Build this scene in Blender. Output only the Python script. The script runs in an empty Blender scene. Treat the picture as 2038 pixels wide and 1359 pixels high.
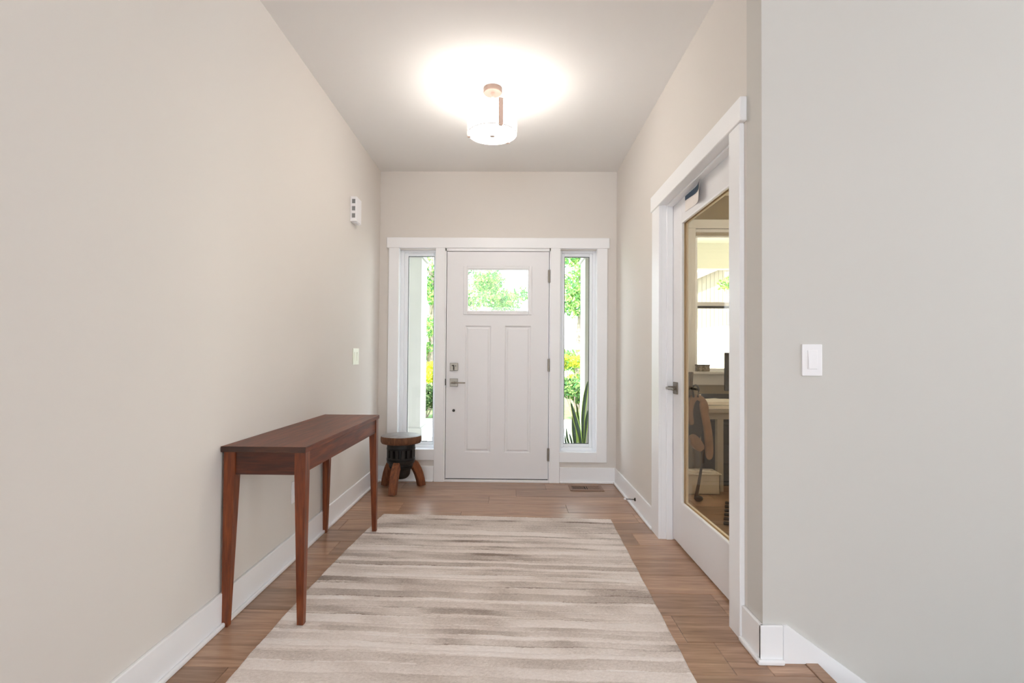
import bpy, bmesh, math, random
import numpy as np
from mathutils import Vector, Matrix
R = math.radians
random.seed(7)
rng = np.random.default_rng(11)
sc = bpy.context.scene
COL = sc.collection

# ------------------------------------------------------------------ camera
def make_camera():
    yaw, pitch, roll = .0152, .0182, -.0074
    Rz = Matrix.Rotation(yaw, 3, 'Z'); Rx = Matrix.Rotation(pitch, 3, 'X'); Ry = Matrix.Rotation(roll, 3, 'Y')
    M = Rz @ Rx @ Ry
    right, fwd, up = M.col[0], M.col[1], M.col[2]
    B = Matrix((right, up, -fwd)).transposed().to_4x4()
    B.translation = (0, 0, 1.116)
    cam = bpy.data.cameras.new('camera'); o = bpy.data.objects.new('camera', cam); COL.objects.link(o)
    o.matrix_world = B
    cam.sensor_fit = 'HORIZONTAL'; cam.sensor_width = 36
    cam.lens = 1000 * 36 / 2038
    cam.shift_x = (1019 - 1002.82) / 2038
    cam.shift_y = (691.64 - 679.5) / 2038
    cam.clip_start = .05; cam.clip_end = 200
    sc.camera = o
make_camera()

# ------------------------------------------------------------------ world, sun, big lights, exposure
w = bpy.data.worlds.new('world'); sc.world = w; w.use_nodes = True
nt = w.node_tree; bg = nt.nodes['Background']
tc = nt.nodes.new('ShaderNodeTexCoord'); sp = nt.nodes.new('ShaderNodeSeparateXYZ'); cr = nt.nodes.new('ShaderNodeValToRGB')
nt.links.new(tc.outputs['Generated'], sp.inputs[0]); nt.links.new(sp.outputs['Z'], cr.inputs[0]); nt.links.new(cr.outputs[0], bg.inputs[0])
cr.color_ramp.elements[0].position = 0.0; cr.color_ramp.elements[0].color = (.86, .94, 1, 1)
cr.color_ramp.elements[1].position = 0.8; cr.color_ramp.elements[1].color = (.72, .85, 1, 1)
bg.inputs[1].default_value = 7.0

def light(name, kind, loc, energy, rot=(0, 0, 0), color=(1, 1, 1), size=None, size_y=None, angle=None):
    l = bpy.data.lights.new(name, kind); l.energy = energy; l.color = color
    if kind == 'AREA':
        l.shape = 'RECTANGLE'; l.size = size; l.size_y = size_y
    elif kind == 'SUN': l.angle = angle
    else: l.shadow_soft_size = size
    o = bpy.data.objects.new(name, l); COL.objects.link(o); o.location = loc; o.rotation_euler = rot
    return o
light('sun', 'SUN', (0, -10, 20), 17, (R(38), 0, R(-35)), (1, .96, .88), angle=R(.6))
# the rest of the daylight is sky light coming in through unseen openings sized for it in the living room behind the camera

sc.view_settings.view_transform = 'Standard'; sc.view_settings.look = 'None'
sc.view_settings.exposure = 0.24; sc.view_settings.gamma = 1.0; sc.view_settings.use_curve_mapping = False
sc.cycles.max_bounces = 12; sc.cycles.diffuse_bounces = 6; sc.cycles.transparent_max_bounces = 16
sc.cycles.sample_clamp_indirect = 6.0
sc.cycles.caustics_reflective = False; sc.cycles.caustics_refractive = False

# ------------------------------------------------------------------ helpers
def s2l(c):
    return tuple((v / 255 / 12.92) if v / 255 <= .04045 else ((v / 255 + .055) / 1.055) ** 2.4 for v in c)

def mat(name, rgb, rough=.5, metal=0., noise=None, bump=None, spec=.5, tint=None):
    """plain procedural material; noise=(scale, amount) colour variation, bump=(scale, strength, distance)"""
    m = bpy.data.materials.new(name); m.use_nodes = True
    n = m.node_tree.nodes; l = m.node_tree.links; p = n['Principled BSDF']
    c = s2l(rgb)
    p.inputs['Base Color'].default_value = (*c, 1); p.inputs['Roughness'].default_value = rough
    p.inputs['Metallic'].default_value = metal; p.inputs['Specular IOR Level'].default_value = spec
    co = n.new('ShaderNodeTexCoord')
    if noise:
        t = n.new('ShaderNodeTexNoise'); t.inputs['Scale'].default_value = noise[0]; t.inputs['Detail'].default_value = 1.6
        l.new(co.outputs['Object'], t.inputs['Vector'])
        r = n.new('ShaderNodeValToRGB'); a = noise[1]
        r.color_ramp.elements[0].position = .3; r.color_ramp.elements[1].position = .7
        r.color_ramp.elements[0].color = (*[x * (1 - a) for x in c], 1); r.color_ramp.elements[1].color = (*[min(1, x * (1 + a)) for x in c], 1)
        l.new(t.outputs['Fac'], r.inputs[0]); l.new(r.outputs[0], p.inputs['Base Color'])
    if bump:
        t = n.new('ShaderNodeTexNoise'); t.inputs['Scale'].default_value = bump[0]; t.inputs['Detail'].default_value = 3
        l.new(co.outputs['Object'], t.inputs['Vector'])
        b = n.new('ShaderNodeBump'); b.inputs['Strength'].default_value = bump[1]; b.inputs['Distance'].default_value = bump[2]
        l.new(t.outputs['Fac'], b.inputs['Height']); l.new(b.outputs[0], p.inputs['Normal'])
    return m

def wood(name, dark, mid, light_, axis='X', scale=1.0, rough=.4, stretch=14, objrand=0., bump=.15, spec=.5):
    m = bpy.data.materials.new(name); m.use_nodes = True
    n = m.node_tree.nodes; l = m.node_tree.links; p = n['Principled BSDF']
    co = n.new('ShaderNodeTexCoord'); mp = n.new('ShaderNodeMapping')
    s = [stretch * scale] * 3; s['XYZ'.index(axis)] = scale
    mp.inputs['Scale'].default_value = s
    oi = n.new('ShaderNodeObjectInfo')
    off = n.new('ShaderNodeVectorMath'); off.operation = 'SCALE'; off.inputs[0].default_value = (13.1, 7.7, 3.3)
    l.new(oi.outputs['Random'], off.inputs['Scale']); 
    ad = n.new('ShaderNodeVectorMath'); ad.operation = 'ADD'
    l.new(co.outputs['Object'], ad.inputs[0]); l.new(off.outputs[0], ad.inputs[1]); l.new(ad.outputs[0], mp.inputs[0])
    t = n.new('ShaderNodeTexNoise'); t.inputs['Scale'].default_value = 2.2; t.inputs['Detail'].default_value = 7; t.inputs['Distortion'].default_value = .6
    l.new(mp.outputs[0], t.inputs['Vector'])
    t2 = n.new('ShaderNodeTexNoise'); t2.inputs['Scale'].default_value = 9; t2.inputs['Detail'].default_value = 4
    l.new(mp.outputs[0], t2.inputs['Vector'])
    mx = n.new('ShaderNodeMix'); mx.data_type = 'FLOAT'; mx.inputs[0].default_value = .35
    l.new(t.outputs['Fac'], mx.inputs[2]); l.new(t2.outputs['Fac'], mx.inputs[3])
    r = n.new('ShaderNodeValToRGB'); e = r.color_ramp.elements
    e[0].position = .3; e[0].color = (*s2l(dark), 1); e[1].position = .72; e[1].color = (*s2l(light_), 1)
    k = e.new(.5); k.color = (*s2l(mid), 1)
    l.new(mx.outputs[0], r.inputs[0])
    out = r.outputs[0]
    if objrand:
        mr = n.new('ShaderNodeMapRange'); mr.inputs[3].default_value = 1 - objrand; mr.inputs[4].default_value = 1 + objrand
        l.new(oi.outputs['Random'], mr.inputs[0])
        hs = n.new('ShaderNodeHueSaturation'); l.new(mr.outputs[0], hs.inputs['Value']); l.new(out, hs.inputs['Color']); out = hs.outputs[0]
    l.new(out, p.inputs['Base Color']); p.inputs['Roughness'].default_value = rough; p.inputs['Specular IOR Level'].default_value = spec
    b = n.new('ShaderNodeBump'); b.inputs['Strength'].default_value = bump; b.inputs['Distance'].default_value = .002
    l.new(mx.outputs[0], b.inputs['Height']); l.new(b.outputs[0], p.inputs['Normal'])
    return m

def glass(name, tint=(1, 1, 1), haze=0., rough=0.):
    """thin pane: clear body with a Fresnel reflection, optional milky haze"""
    m = bpy.data.materials.new(name); m.use_nodes = True
    n = m.node_tree.nodes; l = m.node_tree.links
    n.remove(n['Principled BSDF']); out = n['Material Output']
    tr = n.new('ShaderNodeBsdfTransparent'); tr.inputs[0].default_value = (*tint, 1)
    gl = n.new('ShaderNodeBsdfGlossy'); gl.inputs['Roughness'].default_value = rough
    # Schlick reflectance of a thin pane, the same from both sides
    ge = n.new('ShaderNodeNewGeometry'); dt = n.new('ShaderNodeVectorMath'); dt.operation = 'DOT_PRODUCT'
    l.new(ge.outputs['Incoming'], dt.inputs[0]); l.new(ge.outputs['Normal'], dt.inputs[1])
    def mth(op, a, b=None):
        q = n.new('ShaderNodeMath'); q.operation = op
        for i, x in enumerate((a, b)):
            if x is None: continue
            if isinstance(x, (int, float)): q.inputs[i].default_value = x
            else: l.new(x, q.inputs[i])
        return q.outputs[0]
    sch = mth('MULTIPLY_ADD', mth('POWER', mth('SUBTRACT', 1., mth('ABSOLUTE', dt.outputs['Value'])), 5.), .4)
    sch.node.inputs[2].default_value = .018
    mx = n.new('ShaderNodeMixShader'); l.new(sch, mx.inputs[0])
    last = tr.outputs[0]
    if haze:
        td = n.new('ShaderNodeBsdfTranslucent'); td.inputs[0].default_value = (.95, .97, .95, 1)
        hm = n.new('ShaderNodeMixShader'); hm.inputs[0].default_value = haze
        l.new(tr.outputs[0], hm.inputs[1]); l.new(td.outputs[0], hm.inputs[2]); last = hm.outputs[0]
    l.new(last, mx.inputs[1]); l.new(gl.outputs[0], mx.inputs[2]); l.new(mx.outputs[0], out.inputs[0])
    return m

class MB:
    """collects shapes (world coordinates) into one mesh object"""
    def __init__(s): s.bm = bmesh.new()
    def box(s, x0, x1, y0, y1, z0, z1, bevel=0., seg=1, M=None):
        b = bmesh.new(); bmesh.ops.create_cube(b, size=1)
        for v in b.verts:
            v.co = Vector((x0 + (v.co.x + .5) * (x1 - x0), y0 + (v.co.y + .5) * (y1 - y0), z0 + (v.co.z + .5) * (z1 - z0)))
        if bevel: bmesh.ops.bevel(b, geom=list(b.edges), offset=bevel, segments=seg, profile=.5, affect='EDGES', clamp_overlap=True)
        s._add(b, M); return s
    def _add(s, b, M=None):
        if M is not None: bmesh.ops.transform(b, matrix=M, verts=b.verts)
        me = bpy.data.meshes.new('t'); b.to_mesh(me); b.free(); s.bm.from_mesh(me); bpy.data.meshes.remove(me)
    def hexa(s, bot, top, bevel=0.):
        """eight-cornered block: 4 bottom points, 4 top points (same order)"""
        b = bmesh.new(); v = [b.verts.new(p) for p in bot] + [b.verts.new(p) for p in top]
        b.faces.new((v[3], v[2], v[1], v[0])); b.faces.new(v[4:8])
        for i in range(4): j = (i + 1) % 4; b.faces.new((v[i], v[j], v[4 + j], v[4 + i]))
        bmesh.ops.recalc_face_normals(b, faces=b.faces)
        if bevel: bmesh.ops.bevel(b, geom=list(b.edges), offset=bevel, segments=2, profile=.5, affect='EDGES', clamp_overlap=True)
        s._add(b); return s
    def lathe(s, prof, c=(0, 0, 0), n=32, wob=None, M=None):
        """profile [(r,z)...] about the vertical axis through c"""
        b = bmesh.new(); rings = []
        for r, z in prof:
            if r <= 1e-6: rings.append([b.verts.new((c[0], c[1], c[2] + z))])
            else:
                rings.append([b.verts.new((c[0] + r * (wob(i / n) if wob else 1) * math.cos(2 * math.pi * i / n), c[1] + r * (wob(i / n) if wob else 1) * math.sin(2 * math.pi * i / n), c[2] + z)) for i in range(n)])
        for a, d in zip(rings, rings[1:]):
            if len(a) == 1 and len(d) == 1: continue
            for i in range(n):
                j = (i + 1) % n
                if len(a) == 1: b.faces.new((a[0], d[i], d[j]))
                elif len(d) == 1: b.faces.new((a[i], a[j], d[0]))
                else: b.faces.new((a[i], a[j], d[j], d[i]))
        bmesh.ops.recalc_face_normals(b, faces=b.faces)
        s._add(b, M); return s
    def tube(s, pts, r, n=10, cap=True):
        """round bar along a polyline; r is a number or list"""
        pts = [Vector(p) for p in pts]; rs = r if isinstance(r, (list, tuple)) else [r] * len(pts)
        b = bmesh.new(); rings = []; up = Vector((0, 0, 1))
        for i, p in enumerate(pts):
            t = (pts[min(i + 1, len(pts) - 1)] - pts[max(i - 1, 0)]).normalized()
            a = t.cross(up)
            if a.length < 1e-3: a = t.cross(Vector((1, 0, 0)))
            a.normalize(); c = a.cross(t).normalized()
            rings.append([b.verts.new(p + rs[i] * (math.cos(2 * math.pi * k / n) * a + math.sin(2 * math.pi * k / n) * c)) for k in range(n)])
        for a, d in zip(rings, rings[1:]):
            for i in range(n): j = (i + 1) % n; b.faces.new((a[i], a[j], d[j], d[i]))
        if cap: b.faces.new(rings[0][::-1]); b.faces.new(rings[-1])
        bmesh.ops.recalc_face_normals(b, faces=b.faces)
        s._add(b); return s
    def sweep(s, pts, ws, hs, side, bevel=.004):
        """rectangular bar along pts; width ws along 'side', height hs across"""
        pts = [Vector(p) for p in pts]; side = Vector(side).normalized(); b = bmesh.new(); rings = []
        for i, p in enumerate(pts):
            t = (pts[min(i + 1, len(pts) - 1)] - pts[max(i - 1, 0)]).normalized(); nn = side.cross(t).normalized()
            a, h = ws[i] / 2, hs[i] / 2; e = min(a, h) * .22
            prof = [(-a + e, -h), (a - e, -h), (a, -h + e), (a, h - e), (a - e, h), (-a + e, h), (-a, h - e), (-a, -h + e)]
            rings.append([b.verts.new(p + side * u + nn * v) for u, v in prof])
        for a, d in zip(rings, rings[1:]):
            for i in range(8): j = (i + 1) % 8; b.faces.new((a[i], a[j], d[j], d[i]))
        b.faces.new(rings[0][::-1]); b.faces.new(rings[-1])
        bmesh.ops.recalc_face_normals(b, faces=b.faces); s._add(b); return s
    def prism(s, poly, axis, a0, a1):
        """extrude 2-D polygon along axis between a0 and a1"""
        b = bmesh.new()
        def P(u, v, a): return {'x': (a, u, v), 'y': (u, a, v), 'z': (u, v, a)}[axis]
        A = [b.verts.new(P(u, v, a0)) for u, v in poly]; C = [b.verts.new(P(u, v, a1)) for u, v in poly]
        b.faces.new(A[::-1]); b.faces.new(C); n = len(poly)
        for i in range(n): j = (i + 1) % n; b.faces.new((A[i], A[j], C[j], C[i]))
        bmesh.ops.recalc_face_normals(b, faces=b.faces); s._add(b); return s
    def build(s, name, m, parent=None, loc=None, smooth=0):
        me = bpy.data.meshes.new(name); s.bm.to_mesh(me); s.bm.free()
        o = bpy.data.objects.new(name, me); COL.objects.link(o)
        for x in (m if isinstance(m, (list, tuple)) else [m]): me.materials.append(x)
        return finish(o, parent, loc, smooth)

def wloc(o):
    v = Vector((0, 0, 0))
    while o: v = v + o.location; o = o.parent
    return v
def finish(o, parent=None, loc=None, smooth=0):
    me = o.data
    base = wloc(parent) if parent else Vector((0, 0, 0))
    if loc is None:
        if len(me.vertices):
            co = np.empty(len(me.vertices) * 3); me.vertices.foreach_get('co', co); co = co.reshape(-1, 3)
            mn, mxx = co.min(0), co.max(0); loc = Vector(((mn[0] + mxx[0]) / 2, (mn[1] + mxx[1]) / 2, mn[2]))
        else: loc = base
    loc = Vector(loc); me.transform(Matrix.Translation(-loc))
    if parent: o.parent = parent
    o.location = loc - base
    if smooth:
        me.polygons.foreach_set('use_smooth', [True] * len(me.polygons)); me.set_sharp_from_angle(angle=R(smooth))
    return o
def pydata(name, verts, faces, m, parent=None, loc=None, smooth=0):
    me = bpy.data.meshes.new(name); me.from_pydata([tuple(v) for v in verts], [], faces); me.update()
    o = bpy.data.objects.new(name, me); COL.objects.link(o)
    for x in (m if isinstance(m, (list, tuple)) else [m]): me.materials.append(x)
    return finish(o, parent, loc, smooth)
def tag(o, label=None, cat=None, group=None, kind=None):
    if label: o['label'] = label
    if cat: o['category'] = cat
    if group: o['group'] = group
    if kind: o['kind'] = kind
    return o
def empty(name, loc, label, cat=None, group=None, kind=None):
    o = bpy.data.objects.new(name, None); COL.objects.link(o); o.location = loc; o.empty_display_size = .05
    return tag(o, label, cat, group, kind)
def struct(name, mb, m, label, parent=None, smooth=0):
    o = mb.build(name, m, parent, None, smooth)
    if not parent: tag(o, label, None, None, 'structure')
    return o

# ------------------------------------------------------------------ materials
WALL = mat('wall_paint', (220, 214, 208), .75, bump=(420, .12, .0006), spec=.25)
WALLN = mat('wall_paint_stairwell', (205, 202, 197), .75, bump=(420, .12, .0006), spec=.25)
OFFW = mat('tan_office_paint', (160, 147, 124), .75, bump=(420, .12, .0006), spec=.25)
CEIL = mat('ceiling_paint', (236, 235, 234), .9, bump=(500, .1, .0006), spec=.15)
TRIM = mat('white_trim_paint', (242, 242, 244), .38, spec=.4)
DOORW = mat('white_door_paint', (235, 234, 236), .42, bump=(260, .04, .0004), spec=.4)
VINYL = mat('white_vinyl', (240, 242, 246), .35)
GASKET = mat('black_gasket', (38, 38, 40), .6)
NICKEL = mat('satin_nickel', (138, 130, 120), .38, 1.)
LAMPMET = mat('brushed_lamp_nickel', (206, 188, 178), .5, .55)
CANOPY = mat('canopy_nickel_darkened', (150, 128, 118), .5, .4)  # lamp nickel darkened in colour against the glare at the ceiling
STRAP = mat('strap_nickel_lightened', (224, 196, 182), .6, .1)  # lamp nickel lightened in colour, as little light reaches the straps
DARKMET = mat('dark_metal', (60, 56, 52), .4, .8)
PLANK = wood('oak_plank', (126, 96, 76), (164, 130, 106), (192, 158, 132), 'X', 1.1, .28, 16, .22, .10)
PLANKF = wood('oak_floor_far', (126, 96, 76), (160, 126, 102), (188, 154, 128), 'X', 1.1, .36, 16, 0, .12)
SUB = mat('subfloor_joint', (62, 46, 36), .8)
CH = dict(dark=(58, 24, 10), mid=(98, 44, 20), light_=(136, 68, 32))
CHX = wood('cherry_wood_across', (44, 18, 8), (74, 33, 16), (104, 50, 26), axis='X', scale=1.6, rough=.3, stretch=12, bump=.05)
CHY = wood('cherry_wood_long', **CH, axis='Y', scale=1.2, rough=.38, stretch=12, bump=.05, spec=.3)
CHEND = wood('cherry_end_grain', (36, 20, 12), (58, 32, 20), (88, 50, 28), axis='X', scale=1.6, rough=.45, stretch=8, bump=.1)
CHZ = wood('cherry_wood_upright', (62, 25, 9), (110, 51, 21), (148, 78, 36), axis='Z', scale=1.6, rough=.32, stretch=10, bump=.05)
CLEAR = glass('clear_glass')
LITE = glass('hazy_door_glass', haze=.05)
TINT = glass('bronze_tinted_glass', (.93, .84, .70))

# ------------------------------------------------------------------ dimensions
D, XL, XR, H = 4.4935, -1.1927, .9339, 2.7815     # front wall, left and right wall faces, ceiling
F = D - .02                                        # face of the front door casing
NW = 1.8867                                        # wall beside the stairs, faces the camera
OW = 5.15                                          # office front wall
WT = .16

# ------------------------------------------------------------------ shell
b = MB(); b.box(XL - .14, XL, -.6, D + WT, -.3, H); b.box(-4.9, XL - .14, -.6, -.46, -.3, H)
struct('wall_left', b, WALL, 'long beige wall behind the wooden console table')
b = MB()   # front wall with the door and sidelight opening
b.box(XL, -1.014, D, D + WT, -.3, H); b.box(.762, XR + .126, D, D + WT, -.3, H); b.box(-1.014, .762, D, D + WT, 2.08, H)
b.box(-1.014, -.62, D, D + WT, -.3, .285); b.box(.37, .762, D, D + WT, -.3, .27)
struct('wall_front', b, WALL, 'beige entry wall around the white front door')
b = MB()   # right wall with the office doorway
b.box(XR, XR + .126, 3.151, D, -.02, H); b.box(XR, XR + .126, NW + .12, 2.109, -.02, H); b.box(XR, XR + .126, 2.109, 3.151, 2.086, H)
struct('wall_right', b, WALL, 'beige wall with the glazed office door')
b = MB(); b.box(XR, 5.4, NW, NW + .12, -1.9, H)
struct('wall_stairs', b, WALLN, 'pale wall with the single switch beside the stairs')
b = MB(); b.box(-4.9, 5.5, -5.4, D + WT, H, H + .16); b.box(XR, 5.5, D + WT, OW + WT, H, H + .16)
struct('ceiling', b, CEIL, 'white flat ceiling over the entry hall')
# living room behind the camera (out of view): rear and side walls, openings added and sized for their light
b = MB(); b.box(-4.9, -3.2, -5.5, -5.36, -.3, H); b.box(1.0, 5.5, -5.5, -5.36, -.3, H); b.box(-3.2, 1.0, -5.5, -5.36, -.3, .45); b.box(-3.2, 1.0, -5.5, -5.36, 2.55, H)
struct('wall_rear', b, WALL, 'living room wall with a wide opening sized for daylight behind the viewer')
b = MB(); b.box(5.36, 5.5, -5.36, -4.6, -1.9, H); b.box(5.36, 5.5, -2.0, -.5, -1.9, H); b.box(5.36, 5.5, 1.6, NW + .12, -1.9, H); b.box(5.36, 5.5, -.5, 1.6, -1.9, .9); b.box(5.36, 5.5, -.5, 1.6, 2.55, H); b.box(5.36, 5.5, -4.6, -2.0, -1.9, .8); b.box(5.36, 5.5, -4.6, -2.0, 2.4, H)  # near opening placed to brighten the left hall wall
struct('wall_far_right', b, WALL, 'outer wall beyond the stairwell, openings added to light the hall')
b = MB(); b.box(-5.0, -4.86, -5.36, -4.3, -.3, H); b.box(-5.0, -4.86, -1.3, -.6, -.3, H); b.box(-5.0, -4.86, -4.3, -1.3, 2.6, H); b.box(-5.0, -4.86, -4.3, -1.3, -.3, .4)
struct('wall_far_left', b, WALL, 'living room wall with an added opening for daylight')

# floor: sub floor plus one object per plank where the planks can be told apart
PT = .012
b = MB(); b.box(-4.86, 1.083, -5.36, D + .02, -.3, -PT)
b.box(1.083, 5.36, NW + .12, OW, -.3, -PT); b.box(1.083, 5.36, -5.36, .72, -.3, -PT); b.box(.95, 1.083, D + .02, OW, -.3, -PT)
floor = struct('floor', b, SUB, 'brown oak plank floor of the hall and office')
b = MB(); b.box(-4.86, 1.083, -5.36, .586, -PT, 0); b.box(-4.86, XL - .14, .586, -.46 if False else .6, -PT, 0) if False else None
b.box(1.083, 5.36, -5.36, .72, -PT, 0)
o = b.build('plank_field', PLANKF, floor); tag(o, kind='stuff')
ROW = .203; Y0 = 2.21
ENDS = {10: .30, 9: .046, 8: -.168, 7: .417, 6: -.35, 5: .12, 4: .772, 3: -1.02, 2: .45, 1: -.15, 0: .95, -1: .70, -2: -.42, -3: .22, -4: -.7, -5: .5, -6: -.1, -7: .8, -8: .1}
LEN = 1.223
plank_mesh = None
def plank(x0, x1, y0, y1):
    b = MB(); g = .0006
    b.box(x0 + g, x1 - g, y0 + g, y1 - g, -PT, 0, .0016)
    b.build('plank', PLANK, floor)
def plank_row(k, xa, xb, ya, yb, shift=0.):
    e = ENDS.get(k, (k * .377) % LEN) + shift
    x = e - LEN * math.ceil((e - xa) / LEN)
    while x < xb:
        a, c = max(x, xa), min(x + LEN, xb)
        if c - a > .02: plank(a, c, ya, yb)
        x += LEN
for k in range(-8, 12):
    ya, yb = Y0 + ROW * k, Y0 + ROW * (k + 1)
    if ya > D: break
    dw = yb > 2.12 and ya < 3.14                       # rows that run on into the office doorway, to the line under the door
    plank_row(k, XL, 1.083 if yb < NW else (1.02 if dw else XR + .002), ya, min(yb, D + .0))
    if ya < NW < yb: plank(XR + .002, 1.083, ya, NW)
    if yb > NW + .14: plank_row(k, 1.0215 if dw else XR + .002, 3.2, max(ya, NW + .12), min(yb, OW), .35)
for k in range(12, 15):
    ya, yb = Y0 + ROW * k, min(OW, Y0 + ROW * (k + 1)); plank_row(k, XR + .126, 3.2, ya, yb)
o = MB().box(3.2, 5.36, NW + .12, OW, -PT, 0).build('plank_field', PLANKF, floor); tag(o, kind='stuff')
b = MB(); b.box(1.0835, 1.13, .72, NW - .001, -.02, .0035, .003, 2)
o = b.build('stair_nosing', PLANKF, floor)
st_ = empty('stairs', (1.6, 1.3, -1.9), 'oak stairs going down beside the switch wall', kind='structure')
for i in range(4):
    MB().box(1.10 + .25 * i, 1.40 + .25 * i, .721, NW - .013, -.195 - .178 * i, -.178 - .178 * i, .004).build('stair_tread', PLANKF, st_)
    MB().box(1.105 + .25 * i, 1.118 + .25 * i, .721, NW - .013, -.178 - .178 * i, -.0205 - .178 * i).build('stair_riser', TRIM, st_)
w_ = MB(); w_.box(1.0, 5.36, .60, .72, -1.95, -.0125); w_.box(.96, 1.083, .72, NW, -1.95, -.3); w_.box(.96, 5.36, .60, NW + .1, -2.0, -1.9)  # added to stop sky light leaking up the stairwell
struct('stairwell_light_block', w_, WALLN, 'unseen lower stairwell walls, added to block leaking sky light')

# ------------------------------------------------------------------ base boards
BH, BT, ST = .138, .014, .028
def baseboard(name, label, runs):
    """runs: ('x'|'y', wall coordinate, direction into the room, from, to)"""
    bo, sh = MB(), MB()
    for ax, c, sg, a0, a1, *ext in runs:                # ext: the run turns an outer corner at its start
        for mb, d0, d1, h, bev in ((bo, 0, BT, BH, .0035), (sh, BT * .9, ST, .019, .006)):
            p, q = sorted((c + sg * d0, c + sg * d1))
            b0 = a0 - d1 + (.0003 if ax == 'x' else 0) if ext else a0
            mb.box(*((p, q, b0, a1) if ax == 'x' else (b0, a1, p, q)), 0, h, bev, 2)
    o = struct(name, bo, TRIM, label); sh.build('shoe_molding', TRIM, o)
baseboard('baseboard_left', 'white baseboard along the left wall', [('x', XL, 1, -.6, D)])
baseboard('baseboard_right', 'white baseboard between office door and front wall', [('x', XR, -1, 3.29, D - .012)])
baseboard('baseboard_front', 'white baseboards under the two sidelights', [('y', D, -1, XL + .012, -.687), ('y', D, -1, .433, XR - .012)])
baseboard('baseboard_corner', 'white baseboard wrapping the wall corner by the stairs', [('x', XR, -1, NW, 2.027, 1), ('y', NW, -1, XR, 1.003, 1)])
b = MB(); b.prism([(1.004, .001), (1.004, BH - .001), (1.021, BH - .001), (3.0, -1.265), (3.0, -1.75), (1.131, -.35), (1.131, .001)], 'y', NW - .012, NW)
struct('trim_6', b, TRIM, 'white skirt board sloping down along the stairs')

# ------------------------------------------------------------------ front door casing, sidelights, door
e = .002
def casing(name, loc, label, boards):
    """a door or window casing: one board per part"""
    t = empty(name, loc, label, kind='structure')
    for kind, bx, bev in boards: MB().box(*bx, bev).build(kind, TRIM, t)
    return t
casing('trim_1', (-.13, D, 0), 'white casing boards round front door and sidelights', [
    ('head_board', (-1.126, .868, D - .026, D, 2.086, 2.179), .003),
    ('side_board', (-1.106, -1.014, F, D, .192, 2.087), e), ('side_board', (.759, .850, F, D, .186, 2.087), e),
    ('side_board', (-.685, -.598, F, D, 0, 2.087), e), ('side_board', (.345, .431, F, D, 0, 2.087), e),
    ('apron_board', (-1.014, -.685, F, D, .192, .287), e), ('apron_board', (.431, .759, F, D, .186, .273), e)])
b = MB()   # jambs, head and threshold of the door opening
b.box(-.62, -.588, D - .012, D + .13, 0, 2.088); b.box(.336, .37, D - .012, D + .13, 0, 2.088); b.box(-.62, .37, D - .012, D + .13, 2.062, 2.088)
b.box(-.60, -.57, D + .047, D + .13, 0, 2.07); b.box(.32, .35, D + .047, D + .13, 0, 2.07); b.box(-.6, .35, D + .047, D + .13, 2.03, 2.07)
b.box(-.588, .336, D - .018, D + .14, 0, .022, .003)
struct('trim_4', b, TRIM, 'white jamb and threshold of the front door')

def sidelight(name, x0, x1, z0, z1, gx0, gx1, gz0, gz1, label):
    """x0..x1 opening in the casing; g.. the glass"""
    o = empty(name, ((x0 + x1) / 2, D + .09, z0), label, kind='structure')
    y0, y1 = D - .001, D + .13
    b = MB(); t = .014                                          # lining of the opening
    q = .002; b.box(x0 - t, x0 + q, y0, y1, z0 - t, z1 + t); b.box(x1 - q, x1 + t, y0, y1, z0 - t, z1 + t); b.box(x0, x1, y0, y1, z1 - q, z1 + t); b.box(x0, x1, y0, y1, z0 - t, z0 + q)
    b.build('window_lining', VINYL, o)
    def ring(mb, a0, a1, c0, c1, i0, i1, k0, k1, ya, yb, bev=.003):
        mb.box(a0, i0, ya, yb, c0, c1, bev); mb.box(i1, a1, ya, yb, c0, c1, bev); mb.box(i0, i1, ya, yb, k1, c1, bev); mb.box(i0, i1, ya, yb, c0, k0, bev)
    b = MB(); m = .5
    mx0, mx1, mz0, mz1 = x0 + (gx0 - x0) * m, x1 + (gx1 - x1) * m, z0 + (gz0 - z0) * m, z1 + (gz1 - z1) * m
    ring(b, x0, x1, z0, z1, mx0, mx1, mz0, mz1, D + .062, y1)
    ring(b, mx0 - .002, mx1 + .002, mz0 - .002, mz1 + .002, gx0, gx1, gz0, gz1, D + .078, y1, .004)
    b.build('window_frame', VINYL, o)
    b = MB(); g = .005
    ring(b, gx0 - .001, gx1 + .001, gz0 - .001, gz1 + .001, gx0 + g, gx1 - g, gz0 + g, gz1 - g, D + .088, D + .096, 0)
    b.build('gasket', GASKET, o)
    b = MB(); b.box(gx0, gx1, D + .091, D + .095, gz0, gz1); b.build('window_pane', CLEAR, o)
sidelight('window_1', -1.014, -.685, .287, 2.087, -.949, -.712, .338, 2.031, 'tall narrow sidelight left of the front door')
sidelight('window_2', .431, .759, .273, 2.087, .478, .705, .332, 2.031, 'tall narrow sidelight right of the front door')

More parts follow.
